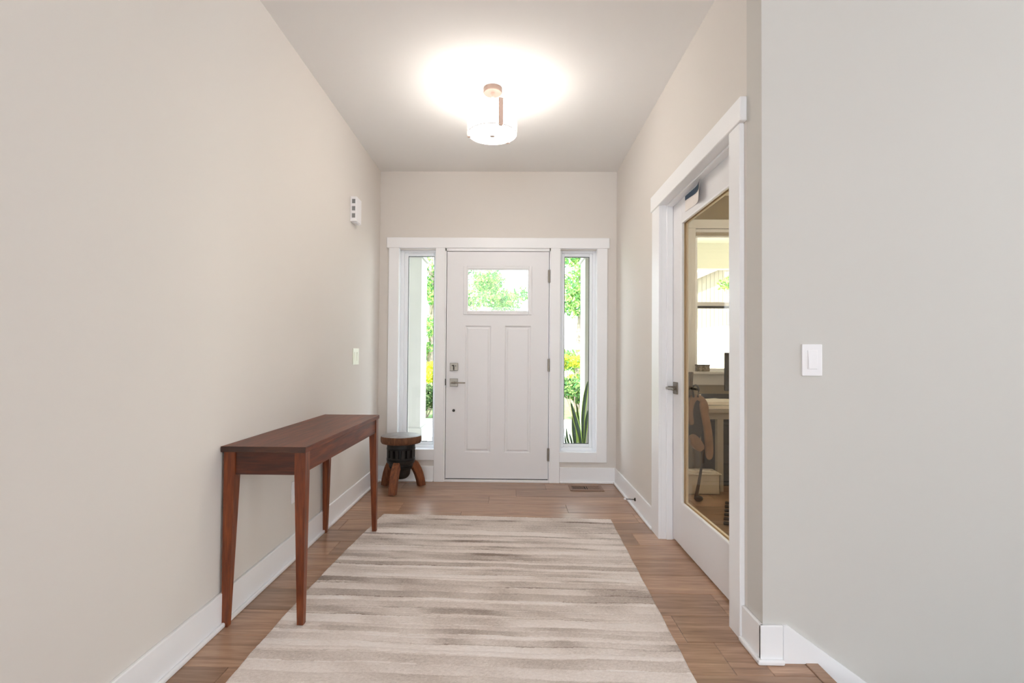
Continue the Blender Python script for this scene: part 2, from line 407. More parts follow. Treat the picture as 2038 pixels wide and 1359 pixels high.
door = empty('door_1', (-.127, D + .02, .028), 'white front door with a small top window and two tall panels', kind='structure')
dx0, dx1, dz0, dz1 = -.583, .331, .030, 2.058
b = MB()   # slab with openings: stiles and rails around lite and the two panels
pl = [(-.416, -.184, .262, 1.392), (-.060, .173, .258, 1.390)]; lo = (-.400, .148, 1.522, 1.898)
ya, yb = D, D + .044
b.box(dx0, -.416, ya, yb, dz0, dz1); b.box(.173, dx1, ya, yb, dz0, dz1)
b.box(-.416, .173, ya, yb, 1.392, lo[2]); b.box(-.416, .173, ya, yb, lo[3], dz1); b.box(-.416, .173, ya, yb, dz0, .262)
b.box(-.416, lo[0], ya, yb, lo[2], lo[3]); b.box(lo[1], .173, ya, yb, lo[2], lo[3]); b.box(-.184, -.060, ya, yb, .262, 1.392)
b.build('door_slab', DOORW, door)
for (x0, x1, z0, z1) in pl:      # recessed and raised panel: stepped rings
    v = []; f = []
    ringdef = [(0, 0), (.010, .010), (.016, .010), (.030, .0015), (.030, .0015)]
    for (ins, dep) in ringdef[:4]:
        v += [(x0 + ins, ya + dep, z0 + ins), (x1 - ins, ya + dep, z0 + ins), (x1 - ins, ya + dep, z1 - ins), (x0 + ins, ya + dep, z1 - ins)]
    for k in range(3):
        for i in range(4): j = (i + 1) % 4; f.append((4 * k + i, 4 * k + j, 4 * k + 4 + j, 4 * k + 4 + i))
    f.append((12, 13, 14, 15))
    n0 = len(v); v += [(x0, yb, z0), (x1, yb, z0), (x1, yb, z1), (x0, yb, z1)]; f.append((n0 + 3, n0 + 2, n0 + 1, n0))
    for i in range(4): j = (i + 1) % 4; f.append((i, n0 + i, n0 + j, j))
    pydata('door_panel', v, f, DOORW, door)
b = MB(); L0 = (-.435, .179, 1.491, 1.929); g0 = (-.393, .143, 1.528, 1.893)
def ring(mb, A, G, ya, yb, bev):
    mb.box(A[0], G[0], ya, yb, A[2], A[3], bev); mb.box(G[1], A[1], ya, yb, A[2], A[3], bev); mb.box(G[0], G[1], ya, yb, G[3], A[3], bev); mb.box(G[0], G[1], ya, yb, A[2], G[2], bev)
ring(b, L0, (g0[0] - .008, g0[1] + .008, g0[2] - .008, g0[3] + .008), D - .009, D + .001, .004); ring(b, (g0[0] - .012, g0[1] + .012, g0[2] - .012, g0[3] + .012), g0, D - .004, D + .02, .003)
b.build('window_frame', DOORW, door)
b = MB(); b.box(g0[0] - .004, g0[1] + .004, D + .018, D + .024, g0[2] - .004, g0[3] + .004); b.build('window_pane', LITE, door)
b = MB(); b.box(dx0 + .003, dx1 - .003, D + .004, D + .04, .0225, .031); b.build('door_sweep', GASKET, door)
for z in (1.838, 1.044, .249):
    b = MB(); b.tube([(.333, D - .012, z - .057), (.333, D - .012, z + .057)], .0085, 12); b.box(.322, .345, D - .008, D - .003, z - .055, z + .055)
    for q in (-.035, 0, .035): b.tube([(.333, D - .012, z + q - .001), (.333, D - .012, z + q + .001)], .0092, 12)
    b.build('hinge', NICKEL, door, smooth=30)
b = MB(); b.box(-.548, -.478, D - .014, D, .988, 1.058, .002); dbo = b.build('deadbolt', NICKEL, door)
b = MB(); b.box(-.5185, -.5095, D - .034, D - .013, .995, 1.040, .002); b.box(-.53, -.511, D - .034, D - .026, 1.030, 1.039, .002)
b.box(-.5, -.494, D - .018, D - .013, 1.026, 1.036, .001)
b.build('thumb_turn', DARKMET, dbo)
b = MB(); b.box(-.549, -.478, D - .010, D, .847, .918, .002); hd = b.build('door_handle', NICKEL, door)
b = MB(); b.tube([(-.5135, D - .008, .8825), (-.5135, D - .05, .8825)], .013, 16); b.box(-.535, -.407, D - .062, D - .048, .876, .889, .004, 2)
b.build('lever', NICKEL, hd, smooth=30)
b = MB(); b.lathe([(0, .004), (.009, .004), (.0125, .001), (.0125, -.003), (0, -.003)], n=20, M=Matrix.Translation((-.513, D - .004, .633)) @ Matrix.Rotation(R(90), 4, 'X')); b.build('door_viewer', DARKMET, door, smooth=30)
b = MB(); b.box(-.592, -.585, D - .0135, D - .005, .857, .917, .002); b.build('strike_plate', DARKMET, door)

# ------------------------------------------------------------------ office door and casing
P = XR - .02
casing('trim_2', (XR, 2.63, 0), 'white casing round the office doorway', [
    ('side_board', (P, XR, 3.133, 3.29, 0, 2.068), .002), ('side_board', (P, XR, 2.027, 2.127, 0, 2.068), .002), ('head_board', (P - .008, XR, 2.003, 3.297, 2.066, 2.165), .003)])
b = MB(); xo = XR + .126
b.box(XR - .001, xo, 3.1335, 3.151, 0, 2.086); b.box(XR - .001, xo, 2.109, 2.1265, 0, 2.086); b.box(XR - .001, xo, 2.1265, 3.1335, 2.068, 2.086)
b.box(.960, .999, 3.122, 3.1335, 0, 2.068, .002); b.box(.960, .999, 2.1265, 2.138, 0, 2.068, .002); b.box(.960, .999, 2.138, 3.122, 2.056, 2.068, .002)
b.box(XR + .126, XR + .146, 3.14, 3.25, 0, 2.165); b.box(XR + .126, XR + .146, 2.02, 2.12, 0, 2.165); b.box(XR + .126, XR + .146, 2.12, 3.14, 2.075, 2.165)
struct('trim_5', b, TRIM, 'white jamb and stop of the office doorway')
door2 = empty('door_2', (1.019, 2.63, .012), 'white full-glass office door with a square nickel lever', kind='structure')
X0, X1 = 1.001, 1.036; oy0, oy1, oz0, oz1 = 2.131, 3.129, .014, 2.058; gy0, gy1, gz0, gz1 = 2.29, 2.975, .262, 1.922
b = MB(); b.box(X0, X1, oy0, gy0, oz0, oz1, .0015); b.box(X0, X1, gy1, oy1, oz0, oz1, .0015); b.box(X0, X1, gy0, gy1, gz1, oz1); b.box(X0, X1, gy0, gy1, oz0, gz0)
b.build('door_frame', DOORW, door2)
b = MB(); t = .012
for x0, x1 in ((X0 - .003, X0 + .012), (X1 - .012, X1 + .003)):
    b.box(x0, x1, gy0, gy0 + t, gz0, gz1, .002); b.box(x0, x1, gy1 - t, gy1, gz0, gz1, .002); b.box(x0, x1, gy0 + t, gy1 - t, gz1 - t, gz1, .002); b.box(x0, x1, gy0 + t, gy1 - t, gz0, gz0 + t, .002)
b.build('glazing_bead', TRIM, door2)
b = MB(); b.box(1.0165, 1.0205, gy0 + .002, gy1 - .002, gz0 + .002, gz1 - .002); b.build('glass_pane', TINT, door2)
b = MB(); yh, zh = 3.068, .934
b.box(X0 - .009, X0, yh - .036, yh + .036, zh - .036, zh + .036, .002); b.box(X1, X1 + .009, yh - .036, yh + .036, zh - .036, zh + .036, .002); hd2 = b.build('door_handle', NICKEL, door2)
b = MB(); b.tube([(X0 - .008, yh, zh), (X0 - .048, yh, zh)], .012, 16); b.box(X0 - .060, X0 - .046, yh - .112, yh + .014, zh - .007, zh + .007, .003, 2); b.build('lever', NICKEL, hd2, smooth=30)
b = MB(); b.tube([(X1 + .008, yh, zh), (X1 + .048, yh, zh)], .012, 16); b.box(X1 + .046, X1 + .060, yh - .112, yh + .014, zh - .007, zh + .007, .003, 2); b.build('lever', DARKMET, hd2, smooth=30)

# ------------------------------------------------------------------ office shell
b = MB(); b.box(XR + .126, 1.86, OW, OW + WT, -.3, H); b.box(3.45, 5.4, OW, OW + WT, -.3, H); b.box(1.86, 3.45, OW, OW + WT, -.3, .96); b.box(1.86, 3.45, OW, OW + WT, 2.445, H)
b.box(XR, XR + .126, D + WT, OW + WT, -.3, H)
struct('wall_office_front', b, OFFW, 'office wall holding the double-hung window')
b = MB(); b.box(4.2, 4.3, NW + .12, 2.6, 0, H); b.box(4.2, 4.3, 4.5, OW, 0, H); b.box(4.2, 4.3, 2.6, 4.5, 0, .8); b.box(4.2, 4.3, 2.6, 4.5, 2.4, H); struct('wall_office_right', b, OFFW, 'far side wall of the office')  # opening added to let more sky light into the office
casing('trim_3', (2.655, OW, .845), 'white casing, stool and apron of the office window', [
    ('side_board', (1.782, 1.871, OW - .02, OW, .982, 2.443), .002), ('side_board', (3.44, 3.53, OW - .02, OW, .982, 2.443), .002), ('head_board', (1.764, 3.55, OW - .027, OW, 2.441, 2.53), .003),
    ('window_stool', (1.77, 3.54, OW - .07, OW + .05, .955, .982), .004), ('apron_board', (1.782, 3.53, OW - .02, OW, .845, .955), .002)])
ow = empty('window_3', (2.655, OW + .08, .98), 'double-hung office window seen through the door glass', kind='structure')
b = MB()
b.box(1.871, 1.905, OW + .03, OW + .14, .982, 2.441); b.box(3.405, 3.44, OW + .03, OW + .14, .982, 2.441); b.box(1.905, 3.405, OW + .03, OW + .14, 2.40, 2.441); b.box(1.905, 3.405, OW + .03, OW + .14, .982, 1.012)
b.box(1.86, 1.871, OW, OW + .15, .96, 2.445); b.box(3.44, 3.45, OW, OW + .15, .96, 2.445)
b.build('window_frame', VINYL, ow)
b = MB(); b.box(1.905, 3.405, OW + .05, OW + .09, 1.655, 1.695, .003); b.build('meeting_rail', VINYL, ow)
b = MB(); b.box(1.92, 3.405, OW + .052, OW + .088, 1.632, 1.655); b.build('gasket', GASKET, ow)
b = MB(); b.box(1.905, 3.405, OW + .095, OW + .099, 1.68, 2.40); b.build('window_pane', CLEAR, ow)
b = MB(); b.box(1.905, 3.405, OW + .065, OW + .069, 1.012, 1.66); b.build('window_pane', CLEAR, ow)
w4 = empty('window_added', (4.25, 3.55, .8), 'unseen office side window added to brighten the office', kind='structure')  # unseen window, added to raise the brightness of the office
b = MB(); b.box(4.22, 4.28, 2.6, 2.66, .8, 2.4); b.box(4.22, 4.28, 4.44, 4.5, .8, 2.4); b.box(4.22, 4.28, 2.66, 4.44, 2.34, 2.4); b.box(4.22, 4.28, 2.66, 4.44, .8, .86); b.build('window_frame', VINYL, w4)
b = MB(); b.box(4.248, 4.252, 2.66, 4.44, .86, 2.34); b.build('window_pane', CLEAR, w4)
bl = empty('window_blind', (2.655, OW + .01, 2.36), 'pale cellular blind gathered at the top of the office window', 'blind')
b = MB(); b.box(1.876, 3.435, OW + .0, OW + .028, 2.405, 2.44, .004); b.build('head_rail', VINYL, bl)
for k in range(3):
    b = MB(); b.box(1.88, 3.43, OW + .002, OW + .026, 2.372 + .011 * k, 2.382 + .011 * k, .003); b.build('slat', mat('blind_fabric', (196, 186, 172), .8) if k == 0 else bpy.data.materials['blind_fabric'], bl)
b = MB(); b.box(1.88, 3.43, OW + .001, OW + .027, 2.352, 2.370, .004); b.build('bottom_rail', VINYL, bl)

# ------------------------------------------------------------------ ceiling light
LX, LY = -.128, 3.09
cl = empty('ceiling_light', (LX, LY, H), 'drum-shaped white glass ceiling light with nickel canopy and straps', 'light')
b = MB(); b.lathe([(0, 0), (.057, 0), (.058, -.004), (.058, -.026), (.055, -.0305), (0, -.0305)], (LX, LY, H), 48); b.build('canopy', CANOPY, cl, smooth=30)
b = MB(); b.lathe([(.011, -.03), (.011, -.06), (.0085, -.062), (.0085, -.075), (.011, -.077), (.011, -.135), (.03, -.137), (.03, -.142), (0, -.142)], (LX, LY, H), 24); b.build('stem', LAMPMET, cl, smooth=30)
shade = bpy.data.materials.new('lit_opal_glass'); shade.use_nodes = True
p = shade.node_tree.nodes['Principled BSDF']; p.inputs['Base Color'].default_value = (.95, .93, .9, 1); p.inputs['Roughness'].default_value = .25
p.inputs['Emission Color'].default_value = (1, .935, .86, 1); p.inputs['Emission Strength'].default_value = 23
dim_glow = bpy.data.materials.new('opal_glass_dim_glow'); dim_glow.use_nodes = True  # weaker glow for inner glass and bulbs, dims the ceiling spot
p = dim_glow.node_tree.nodes['Principled BSDF']; p.inputs['Base Color'].default_value = (.9, .88, .85, 1)
p.inputs['Emission Color'].default_value = (1, .97, .93, 1); p.inputs['Emission Strength'].default_value = 1.6
zb, zt, sr = 2.494, 2.643, .151
b = MB(); b.lathe([(sr, zb), (sr, zt), (sr - .004, zt), (sr - .004, zb)], (LX, LY, 0), 64); b.bm.faces.ensure_lookup_table()
sh = b.build('lamp_shade', [shade, dim_glow], cl, smooth=40)
for q in sh.data.polygons:
    if q.center.x * q.normal.x + q.center.y * q.normal.y < -.01: q.material_index = 1
b = MB(); b.lathe([(0, zb + .010), (sr - .010, zb + .010), (sr - .010, zb + .014), (0, zb + .014)], (LX, LY, 0), 64); sh = b.build('diffuser', [shade, dim_glow], cl, smooth=40)
for q in sh.data.polygons:
    if q.normal.z > .5: q.material_index = 1
b = MB(); b.lathe([(sr - .001, zb - .002), (sr + .002, zb - .002), (sr + .002, zb + .004), (sr - .001, zb + .004), (sr - .001, zb - .002)], (LX, LY, 0), 64); b.build('shade_rim', mat('clear_rim', (235, 232, 228), .2), cl, smooth=40)
b = MB(); b.lathe([(0, zb - .014), (.016, zb - .014), (.018, zb - .010), (.018, zb - .004), (.012, zb + .010), (0, zb + .010)], (LX, LY, 0), 20); b.build('finial', LAMPMET, cl, smooth=30)
for a in (21, 141, 261):
    th = R(a); dx, dy = math.sin(th), -math.cos(th)
    M = Matrix.Translation((LX + dx * (sr + .004), LY + dy * (sr + .004), 0)) @ Matrix.Rotation(th, 4, 'Z')
    b = MB(); b.box(-.015, .015, -.002, .002, zb - .004, zt + .006, .0008, 1, M); b.box(-.012, .012, -.002, .016, zb - .006, zb - .003, 0, 1, M); b.box(-.012, .012, -.002, .016, zt + .003, zt + .006, 0, 1, M)
    b.build('strap', STRAP, cl)
b = MB()
for a in (80, 200, 320):
    th = R(a); b.tube([(LX, LY, zt - .004), (LX + math.sin(th) * (sr - .004), LY - math.cos(th) * (sr - .004), zt - .002)], .004, 8)
b.build('spider', LAMPMET, cl)
for a in (0, 180):
    q = (LX + .07 * math.cos(R(a)), LY, 2.60)
    b = MB(); b.lathe([(0, .03), (.018, .025), (.028, .005), (.028, -.01), (.018, -.035), (.013, -.04), (0, -.04)], q, 20); b.build('bulb', dim_glow, cl, smooth=40)
lamp = light('lamp_bulb_light', 'POINT', (LX, LY, 2.655), .4, color=(1, .965, .91), size=.05)
lamp.parent = cl; lamp.location = Vector((LX, LY, 2.655)) - Vector((LX, LY, H))

# ------------------------------------------------------------------ rug
def rug():
    m = bpy.data.materials.new('striped_pile'); m.use_nodes = True
    n = m.node_tree.nodes; l = m.node_tree.links; p = n['Principled BSDF']; p.inputs['Roughness'].default_value = .9; p.inputs['Specular IOR Level'].default_value = .15
    p.inputs['Sheen Weight'].default_value = .25; p.inputs['Sheen Roughness'].default_value = .4
    at = n.new('ShaderNodeAttribute'); at.attribute_name = 'pile'
    co = n.new('ShaderNodeTexCoord')
    t = n.new('ShaderNodeTexNoise'); t.inputs['Scale'].default_value = 420; t.inputs['Detail'].default_value = 2; l.new(co.outputs['Object'], t.inputs['Vector'])
    ma = n.new('ShaderNodeMath'); ma.operation = 'MULTIPLY_ADD'; ma.inputs[1].default_value = .50; ma.inputs[2].default_value = -.25; l.new(t.outputs['Fac'], ma.inputs[0])
    ad = n.new('ShaderNodeMath'); ad.operation = 'ADD'; l.new(at.outputs['Fac'], ad.inputs[0]); l.new(ma.outputs[0], ad.inputs[1])
    r = n.new('ShaderNodeValToRGB'); e = r.color_ramp.elements
    e[0].position = 0; e[0].color = (*s2l((136, 120, 109)), 1); e[1].position = 1; e[1].color = (*s2l((243, 236, 232)), 1)
    k = e.new(.45); k.color = (*s2l((209, 196, 187)), 1); k = e.new(.7); k.color = (*s2l((232, 221, 214)), 1)
    l.new(ad.outputs[0], r.inputs[0]); l.new(r.outputs[0], p.inputs['Base Color'])
    b = n.new('ShaderNodeBump'); b.inputs['Strength'].default_value = .35; b.inputs['Distance'].default_value = .003; l.new(t.outputs['Fac'], b.inputs['Height']); l.new(b.outputs[0], p.inputs['Normal'])
    NX, NY = 260, 560
    u = np.linspace(0, 1, NX); v = np.linspace(0, 1, NY); U, V = np.meshgrid(u, v)
    FL, FR, NR, NL = np.array([-.893, 3.538]), np.array([.692, 3.478]), np.array([.63, 1.18]), np.array([-.955, 1.22])
    pts = ((1 - U)[..., None] * (1 - V)[..., None] * NL + U[..., None] * (1 - V)[..., None] * NR + (1 - U)[..., None] * V[..., None] * FL + U[..., None] * V[..., None] * FR)
    pts[..., 0] += np.where(U < .5, (1 - 2 * U) * -.035 * np.sin(np.pi * V), 0) + .0012 * np.sin(V * 60) * (np.abs(U - .5) > .49)
    def fbm(x, y, seed, octv):
        g = np.random.default_rng(seed); out = np.zeros_like(x)
        for fx, fy, a in octv:
            for _ in range(3):
                ph = g.random(2) * 6.28; s = g.uniform(.75, 1.3, 2); sg = g.choice([-1, 1])
                out += a * np.sin(fx * s[0] * x + ph[0] + 1.7 * np.sin(fy * .4 * s[1] * y + ph[1])) * np.sin(fy * s[1] * y + sg * .4 * fx * x + ph[1])
        return out
    # stripes: irregular bands across the rug (constant along X, with a slight waver)
    y = V * 2.33 + .004 * np.sin(U * 9 + V * 30) + .003 * np.sin(U * 23 + V * 17)
    g = np.random.default_rng(5); edges = [0]
    while edges[-1] < 2.4: edges.append(edges[-1] + g.choice([.022, .03, .038, .05, .062, .075], p=[.2, .22, .22, .18, .1, .08]))
    edges = np.array(edges); idx = np.clip(np.searchsorted(edges, y) - 1, 0, len(edges) - 2)
    wdt = edges[idx + 1] - edges[idx]; fpos = (y - edges[idx]) / wdt
    base = g.uniform(.40, .78, len(edges)); base[::3] -= .15
    pile = base[idx]
    amp = g.uniform(.06, .40, len(edges))[idx]
    # blotches drawn out along X, different in every band
    ph = g.random(len(edges))[idx] * 40
    bl = np.sin(U * 4.1 + ph) * .4 + np.sin(U * 10.3 + ph * 2.1) * .45 + np.sin(U * 21 + ph * 3.3 + V * 30) * .35 + np.sin(U * 43 + ph * 1.3 + V * 60) * .15
    pile = pile - amp * np.clip(bl, -.3, 1.2) + .06 * fbm(U * 1.6, V * 2.33, 3, [(9, 14, .6), (22, 30, .4)])
    pile += .07 * g.standard_normal(pile.shape) * .7
    on = (np.sin(U * 5 + ph * 1.7) > -.55)
    pile += np.where((fpos > 1 - .007 / wdt) & on & ((ph % 3) < 1.9), .24, 0) - np.where((fpos < .0045 / wdt) & on & ((ph % 2) < .75), .25, 0)
    pile = np.clip(pile, 0, 1)
    z = .0085 + .0035 * np.sin(np.pi * np.clip(fpos, 0, 1)) ** .5 * (g.uniform(.3, 1, len(edges))[idx]) + .0006 * g.standard_normal(pile.shape)
    edge = np.minimum.reduce([U * 1.6, (1 - U) * 1.6, V * 2.33, (1 - V) * 2.33]); z = np.where(edge < .006, .004 + z * .3, z)
    z[0, :] = z[-1, :] = .001; z[:, 0] = z[:, -1] = .001
    verts = np.concatenate([pts, z[..., None]], -1).reshape(-1, 3)
    i = np.arange(NX * NY).reshape(NY, NX); q = np.stack([i[:-1, :-1], i[:-1, 1:], i[1:, 1:], i[1:, :-1]], -1).reshape(-1, 4)
    o = pydata('area_rug', verts, q.tolist(), m, smooth=60)
    a = o.data.attributes.new('pile', 'FLOAT', 'POINT'); a.data.foreach_set('value', pile.reshape(-1).astype(np.float32))
    tag(o, 'pale beige striped area rug lying on the hall floor', 'rug')
rug()

# ------------------------------------------------------------------ console table
ct = empty('console_table', (-1.015, 2.625, 0), 'narrow reddish-brown wooden console table against the left wall', 'table')
TH = .740; tx0, tx1, ty0, ty1 = -1.190, -.839, 2.05, 3.2
b = MB(); b.box(tx0, tx1, ty0, ty1, TH - .024, TH, .002, 2); o = b.build('table_top', [CHY, CHEND], ct)
for q in o.data.polygons: q.material_index = 1 if abs(q.normal.y) > .9 else 0
LW, LB = .045, .026; at_ = TH - .024
def leg(cx, cy, sx, sy, z0):
    """outer faces straight, the two inner faces taper below the apron; cx, cy = outer corner"""
    def sq(w): return [(cx, cy), (cx + sx * w, cy), (cx + sx * w, cy + sy * w), (cx, cy + sy * w)]
    b = MB(); zt_ = at_; zm = .62
    b.hexa([(*p, zm) for p in sq(LW)], [(*p, zt_) for p in sq(LW)]); 
    b.hexa([(*p, z0) for p in sq(LB)], [(*p, zm) for p in sq(LW)])
    bmesh.ops.remove_doubles(b.bm, verts=b.bm.verts, dist=1e-5)
    b.build('leg', CHZ, ct)
lx0, lx1, ly0, ly1 = tx0 + .009, tx1 - .004, ty0 + .010, ty1 - .010
leg(lx0, ly0, 1, 1, 0); leg(lx1, ly0, -1, 1, .0135); leg(lx0, ly1, 1, -1, 0); leg(lx1, ly1, -1, -1, .0135)
b = MB(); b.box(lx0 + LW, lx1 - LW, ly0 + .008, ly0 + .028, .622, at_); b.build('apron', CHX, ct)
b = MB(); b.box(lx0 + LW, lx1 - LW, ly1 - .028, ly1 - .008, .622, at_); b.build('apron', CHX, ct)
b = MB(); b.box(lx1 - .026, lx1 - .006, ly0 + LW, ly1 - LW, .632, at_); b.build('apron', CHY, ct)
b = MB(); b.box(lx0 + .006, lx0 + .026, ly0 + LW, ly1 - LW, .632, at_); b.build('apron', CHY, ct)

# ------------------------------------------------------------------ wagon-hub stool
SX, SY = -.922, 4.225
stl = empty('hub_stool', (SX, SY, 0), 'low rustic stool made from an old wooden wheel hub', 'stool')
seatm = wood('stool_seat_top', (104, 98, 96), (130, 124, 122), (154, 148, 146), 'X', 3, .45, 6)
barkm = wood('stool_bark_edge', (64, 40, 26), (104, 66, 42), (136, 92, 62), 'Z', 4, .75, 6, bump=.6)
hubm = wood('stool_hub_dark', (14, 11, 10), (24, 19, 17), (44, 36, 32), 'Z', 3, .55, 6, bump=.4)
legm = wood('stool_leg_wood', (74, 38, 20), (122, 68, 38), (156, 98, 60), 'Z', 4, .55, 6, bump=.5)
ironm = mat('black_iron_band', (34, 31, 30), .45, .7, bump=(60, .3, .001))
wob = lambda t: 1 + .018 * math.sin(2 * math.pi * t * 2 + 1) + .010 * math.sin(2 * math.pi * t * 5 + 2)
b = MB(); b.lathe([(0, .385), (.140, .385), (.157, .390), (.165, .405), (.166, .430), (.163, .449), (.158, .4525), (0, .4535)], (SX, SY, 0), 48, wob)
for fc in b.bm.faces: fc.material_index = 0
o = b.build('seat', [barkm, seatm], stl, smooth=35)
for pgn in o.data.polygons: pgn.material_index = 1 if pgn.normal.z > .8 and pgn.center.z > .04 else 0
b = MB(); b.lathe([(0, .386), (.112, .386), (.116, .38), (.117, .352), (.113, .350), (.088, .349), (.088, .272), (.113, .271), (.117, .268), (.117, .235), (.110, .222), (.100, .218), (.100, .206), (.096, .203), (.094, .186), (.085, .17), (.080, .165), (.075, .125), (.062, .104), (.045, .092), (0, .088)], (SX, SY, 0), 40)
hub = b.build('hub', hubm, stl, smooth=35)
for k in range(14):
    a = 2 * math.pi * (k + .3) / 14
    M = Matrix.Translation((SX, SY, 0)) @ Matrix.Rotation(a, 4, 'Z')
    b = MB(); b.box(.086, .1155, -.0135, .0135, .268, .354, .003, 1, M); b.build('stave', hubm, hub)
b = MB()
for z0, z1, r in ((.336, .350, .1185), (.246, .262, .1185), (.190, .204, .0985)):
    b.lathe([(r - .004, z0), (r, z0 + .001), (r, z1 - .001), (r - .004, z1)], (SX, SY, 0), 40)
b.build('iron_band', ironm, stl, smooth=35)
for a in (math.atan2(4.02 - SY, -.945 - SX), math.atan2(4.36 - SY, -.765 - SX), math.atan2(4.35 - SY, -1.09 - SX)):
    dv = Vector((math.cos(a), math.sin(a), 0)); side = Vector((-dv.y, dv.x, 0)); c = Vector((SX, SY, 0)); up = Vector((0, 0, 1))
    prof = [(.075, .222), (.100, .214), (.128, .188), (.152, .150), (.172, .105), (.188, .055), (.198, .0)]
    pts = [c + dv * r + up * z for r, z in prof]
    b = MB(); b.sweep(pts, [.050, .056, .058, .058, .057, .056, .055], [.055, .064, .068, .068, .066, .064, .062], side)
    for vv in b.bm.verts: vv.co.z = max(vv.co.z, 0.0) if vv.co.z < .02 else vv.co.z
    b.build('leg', legm, stl)

# ------------------------------------------------------------------ wall fittings
PLASTIC = mat('white_plastic', (236, 234, 236), .3); GRILL = mat('grey_grille', (132, 132, 132), .6); IVORY = mat('ivory_plastic', (236, 238, 226), .3)
def chime():
    y0, y1, z0, z1 = 3.657, 3.778, 2.104, 2.288; x1 = -1.146
    t = empty('door_chime', (XL, (y0 + y1) / 2, z0), 'white door chime box with three grilles high on left wall', 'chime')
    b = MB(); b.box(XL, x1, y0, y1, z0, z1, .003, 2); b.build('housing', PLASTIC, t)
    for k in range(3):
        zc = 2.252 - .053 * k
        b = MB()
        for q in range(5): b.box(XL + .014, x1 - .011, y0 - .0016, y0 + .002, zc - .014 + .006 * q, zc - .0105 + .006 * q)
        b.box(XL + .013, x1 - .010, y0 - .0006, y0 + .001, zc - .016, zc + .016); b.build('grille', GRILL, t)
    b = MB(); b.box(XL + .02, x1 - .004, y0 + .03, y1 - .01, z0 - .003, z0 + .001); b.build('slot', VINYL, t)
chime()
def plate_x(name, x, yc, zc, w_, h_, rock, label, cat, m, outlet=False):
    t = empty(name, (x, yc, zc - h_ / 2), label, cat)
    b = MB(); b.box(x, x + .006, yc - w_ / 2, yc + w_ / 2, zc - h_ / 2, zc + h_ / 2, .002, 2); b.build('wall_plate', m, t)
    for dy in rock:
        b = MB(); b.hexa([(x + .005, yc + dy - .0165, zc - .033), (x + .008, yc + dy - .0165, zc - .033), (x + .008, yc + dy + .0165, zc - .033), (x + .005, yc + dy + .0165, zc - .033)],
                         [(x + .005, yc + dy - .0165, zc + .033), (x + .011, yc + dy - .0165, zc + .033), (x + .011, yc + dy + .0165, zc + .033), (x + .005, yc + dy + .0165, zc + .033)])
        k = b.build('receptacle' if outlet else 'rocker', m, t)
        if outlet:
            for zz in (-.018, .018):
                for yy in (-.007, .007):
                    b = MB(); b.box(x + .0075, x + .0102, yc + yy - .001, yc + yy + .001, zc + zz - .004, zc + zz + .004); b.build('slot', GASKET, k)
plate_x('light_switch', XL, 3.824, 1.11, .138, .124, (-.033, .033), 'white two-rocker switch plate on the left wall near the front door', 'switch', IVORY)
plate_x('wall_outlet', XL, 2.765, .366, .072, .117, (0,), 'white power outlet low on the wall behind the console table', 'outlet', PLASTIC, True)
sw = empty('light_switch', (1.115, NW, 1.053), 'white single-rocker switch plate on the wall beside the stairs', 'switch')
b = MB(); b.box(1.078, 1.152, NW - .007, NW, 1.053, 1.171, .0025, 2); b.build('wall_plate', PLASTIC, sw)
b = MB(); b.box(1.0975, 1.1335, NW - .0085, NW - .006, 1.078, 1.149, .001); b.build('rocker_frame', PLASTIC, sw)
b = MB(); b.hexa([(1.1, NW - .006, 1.081), (1.131, NW - .006, 1.081), (1.131, NW - .006, 1.146), (1.1, NW - .006, 1.146)], [(1.1, NW - .0125, 1.081), (1.131, NW - .0125, 1.081), (1.131, NW - .0085, 1.146), (1.1, NW - .0085, 1.146)]); b.build('rocker', PLASTIC, sw)

# floor vent
vt = empty('floor_vent', (.642, 4.31, 0), 'brown metal floor vent by the front wall under right sidelight', 'vent')
VM = mat('brown_vent_metal', (140, 108, 88), .4, .3); BLK = mat('vent_black', (10, 9, 9), .8)
b = MB()
vx0, vx1, vy0, vy1 = .500, .785, 4.222, 4.400; sx0, sx1, sy0, sy1 = .524, .760, 4.268, 4.366
b.box(vx0, sx0, vy0, vy1, .0005, .005, .002); b.box(sx1, vx1, vy0, vy1, .0005, .005, .002); b.box(sx0, sx1, vy0, sy0, .0005, .005, .002); b.box(sx0, sx1, sy1, vy1, .0005, .005, .002); b.box(.638, .646, sy0, sy1, .0005, .0045)
b.build('vent_frame', VM, vt)
b = MB(); b.box(sx0, sx1, sy0, sy1, .0003, .0008); b.build('vent_well', BLK, vt)
vs = VM
for k in range(20):
    x = sx0 + (k + .5) * (sx1 - sx0) / 20
    if abs(x - .642) < .006: continue
    wv = .0025 if x < .64 else .0042
    b = MB(); b.box(x - wv, x + wv, sy0, sy1, .0009, .004); b.build('louver', VM, vt)

# door stop on the base board
dsx = XR - BT
ds = empty('door_stop', (dsx, 3.735, .07), 'thin spring door stop with white tip on right baseboard', 'door stop')
b = MB(); b.lathe([(0, 0), (.013, 0), (.012, .006), (.005, .010), (0, .010)], n=16, M=Matrix.Translation((dsx, 3.735, .072)) @ Matrix.Rotation(R(-90), 4, 'Y')); b.build('mount', DARKMET, ds, smooth=30)
hx = []
for i in range(150):
    t = i / 149; a = t * 2 * math.pi * 14; hx.append((dsx - .008 - t * .062, 3.735 + .0038 * math.cos(a), .072 + .004 * t + .0038 * math.sin(a)))
b = MB(); b.tube(hx, .0013, 6); b.build('spring', DARKMET, ds, smooth=60)
b = MB(); b.lathe([(0, 0), (.0065, 0), (.0075, .004), (.0065, .014), (0, .016)], n=16, M=Matrix.Translation((dsx - .069, 3.735, .076)) @ Matrix.Rotation(R(-90), 4, 'Y')); b.build('rubber_tip', PLASTIC, ds, smooth=30)

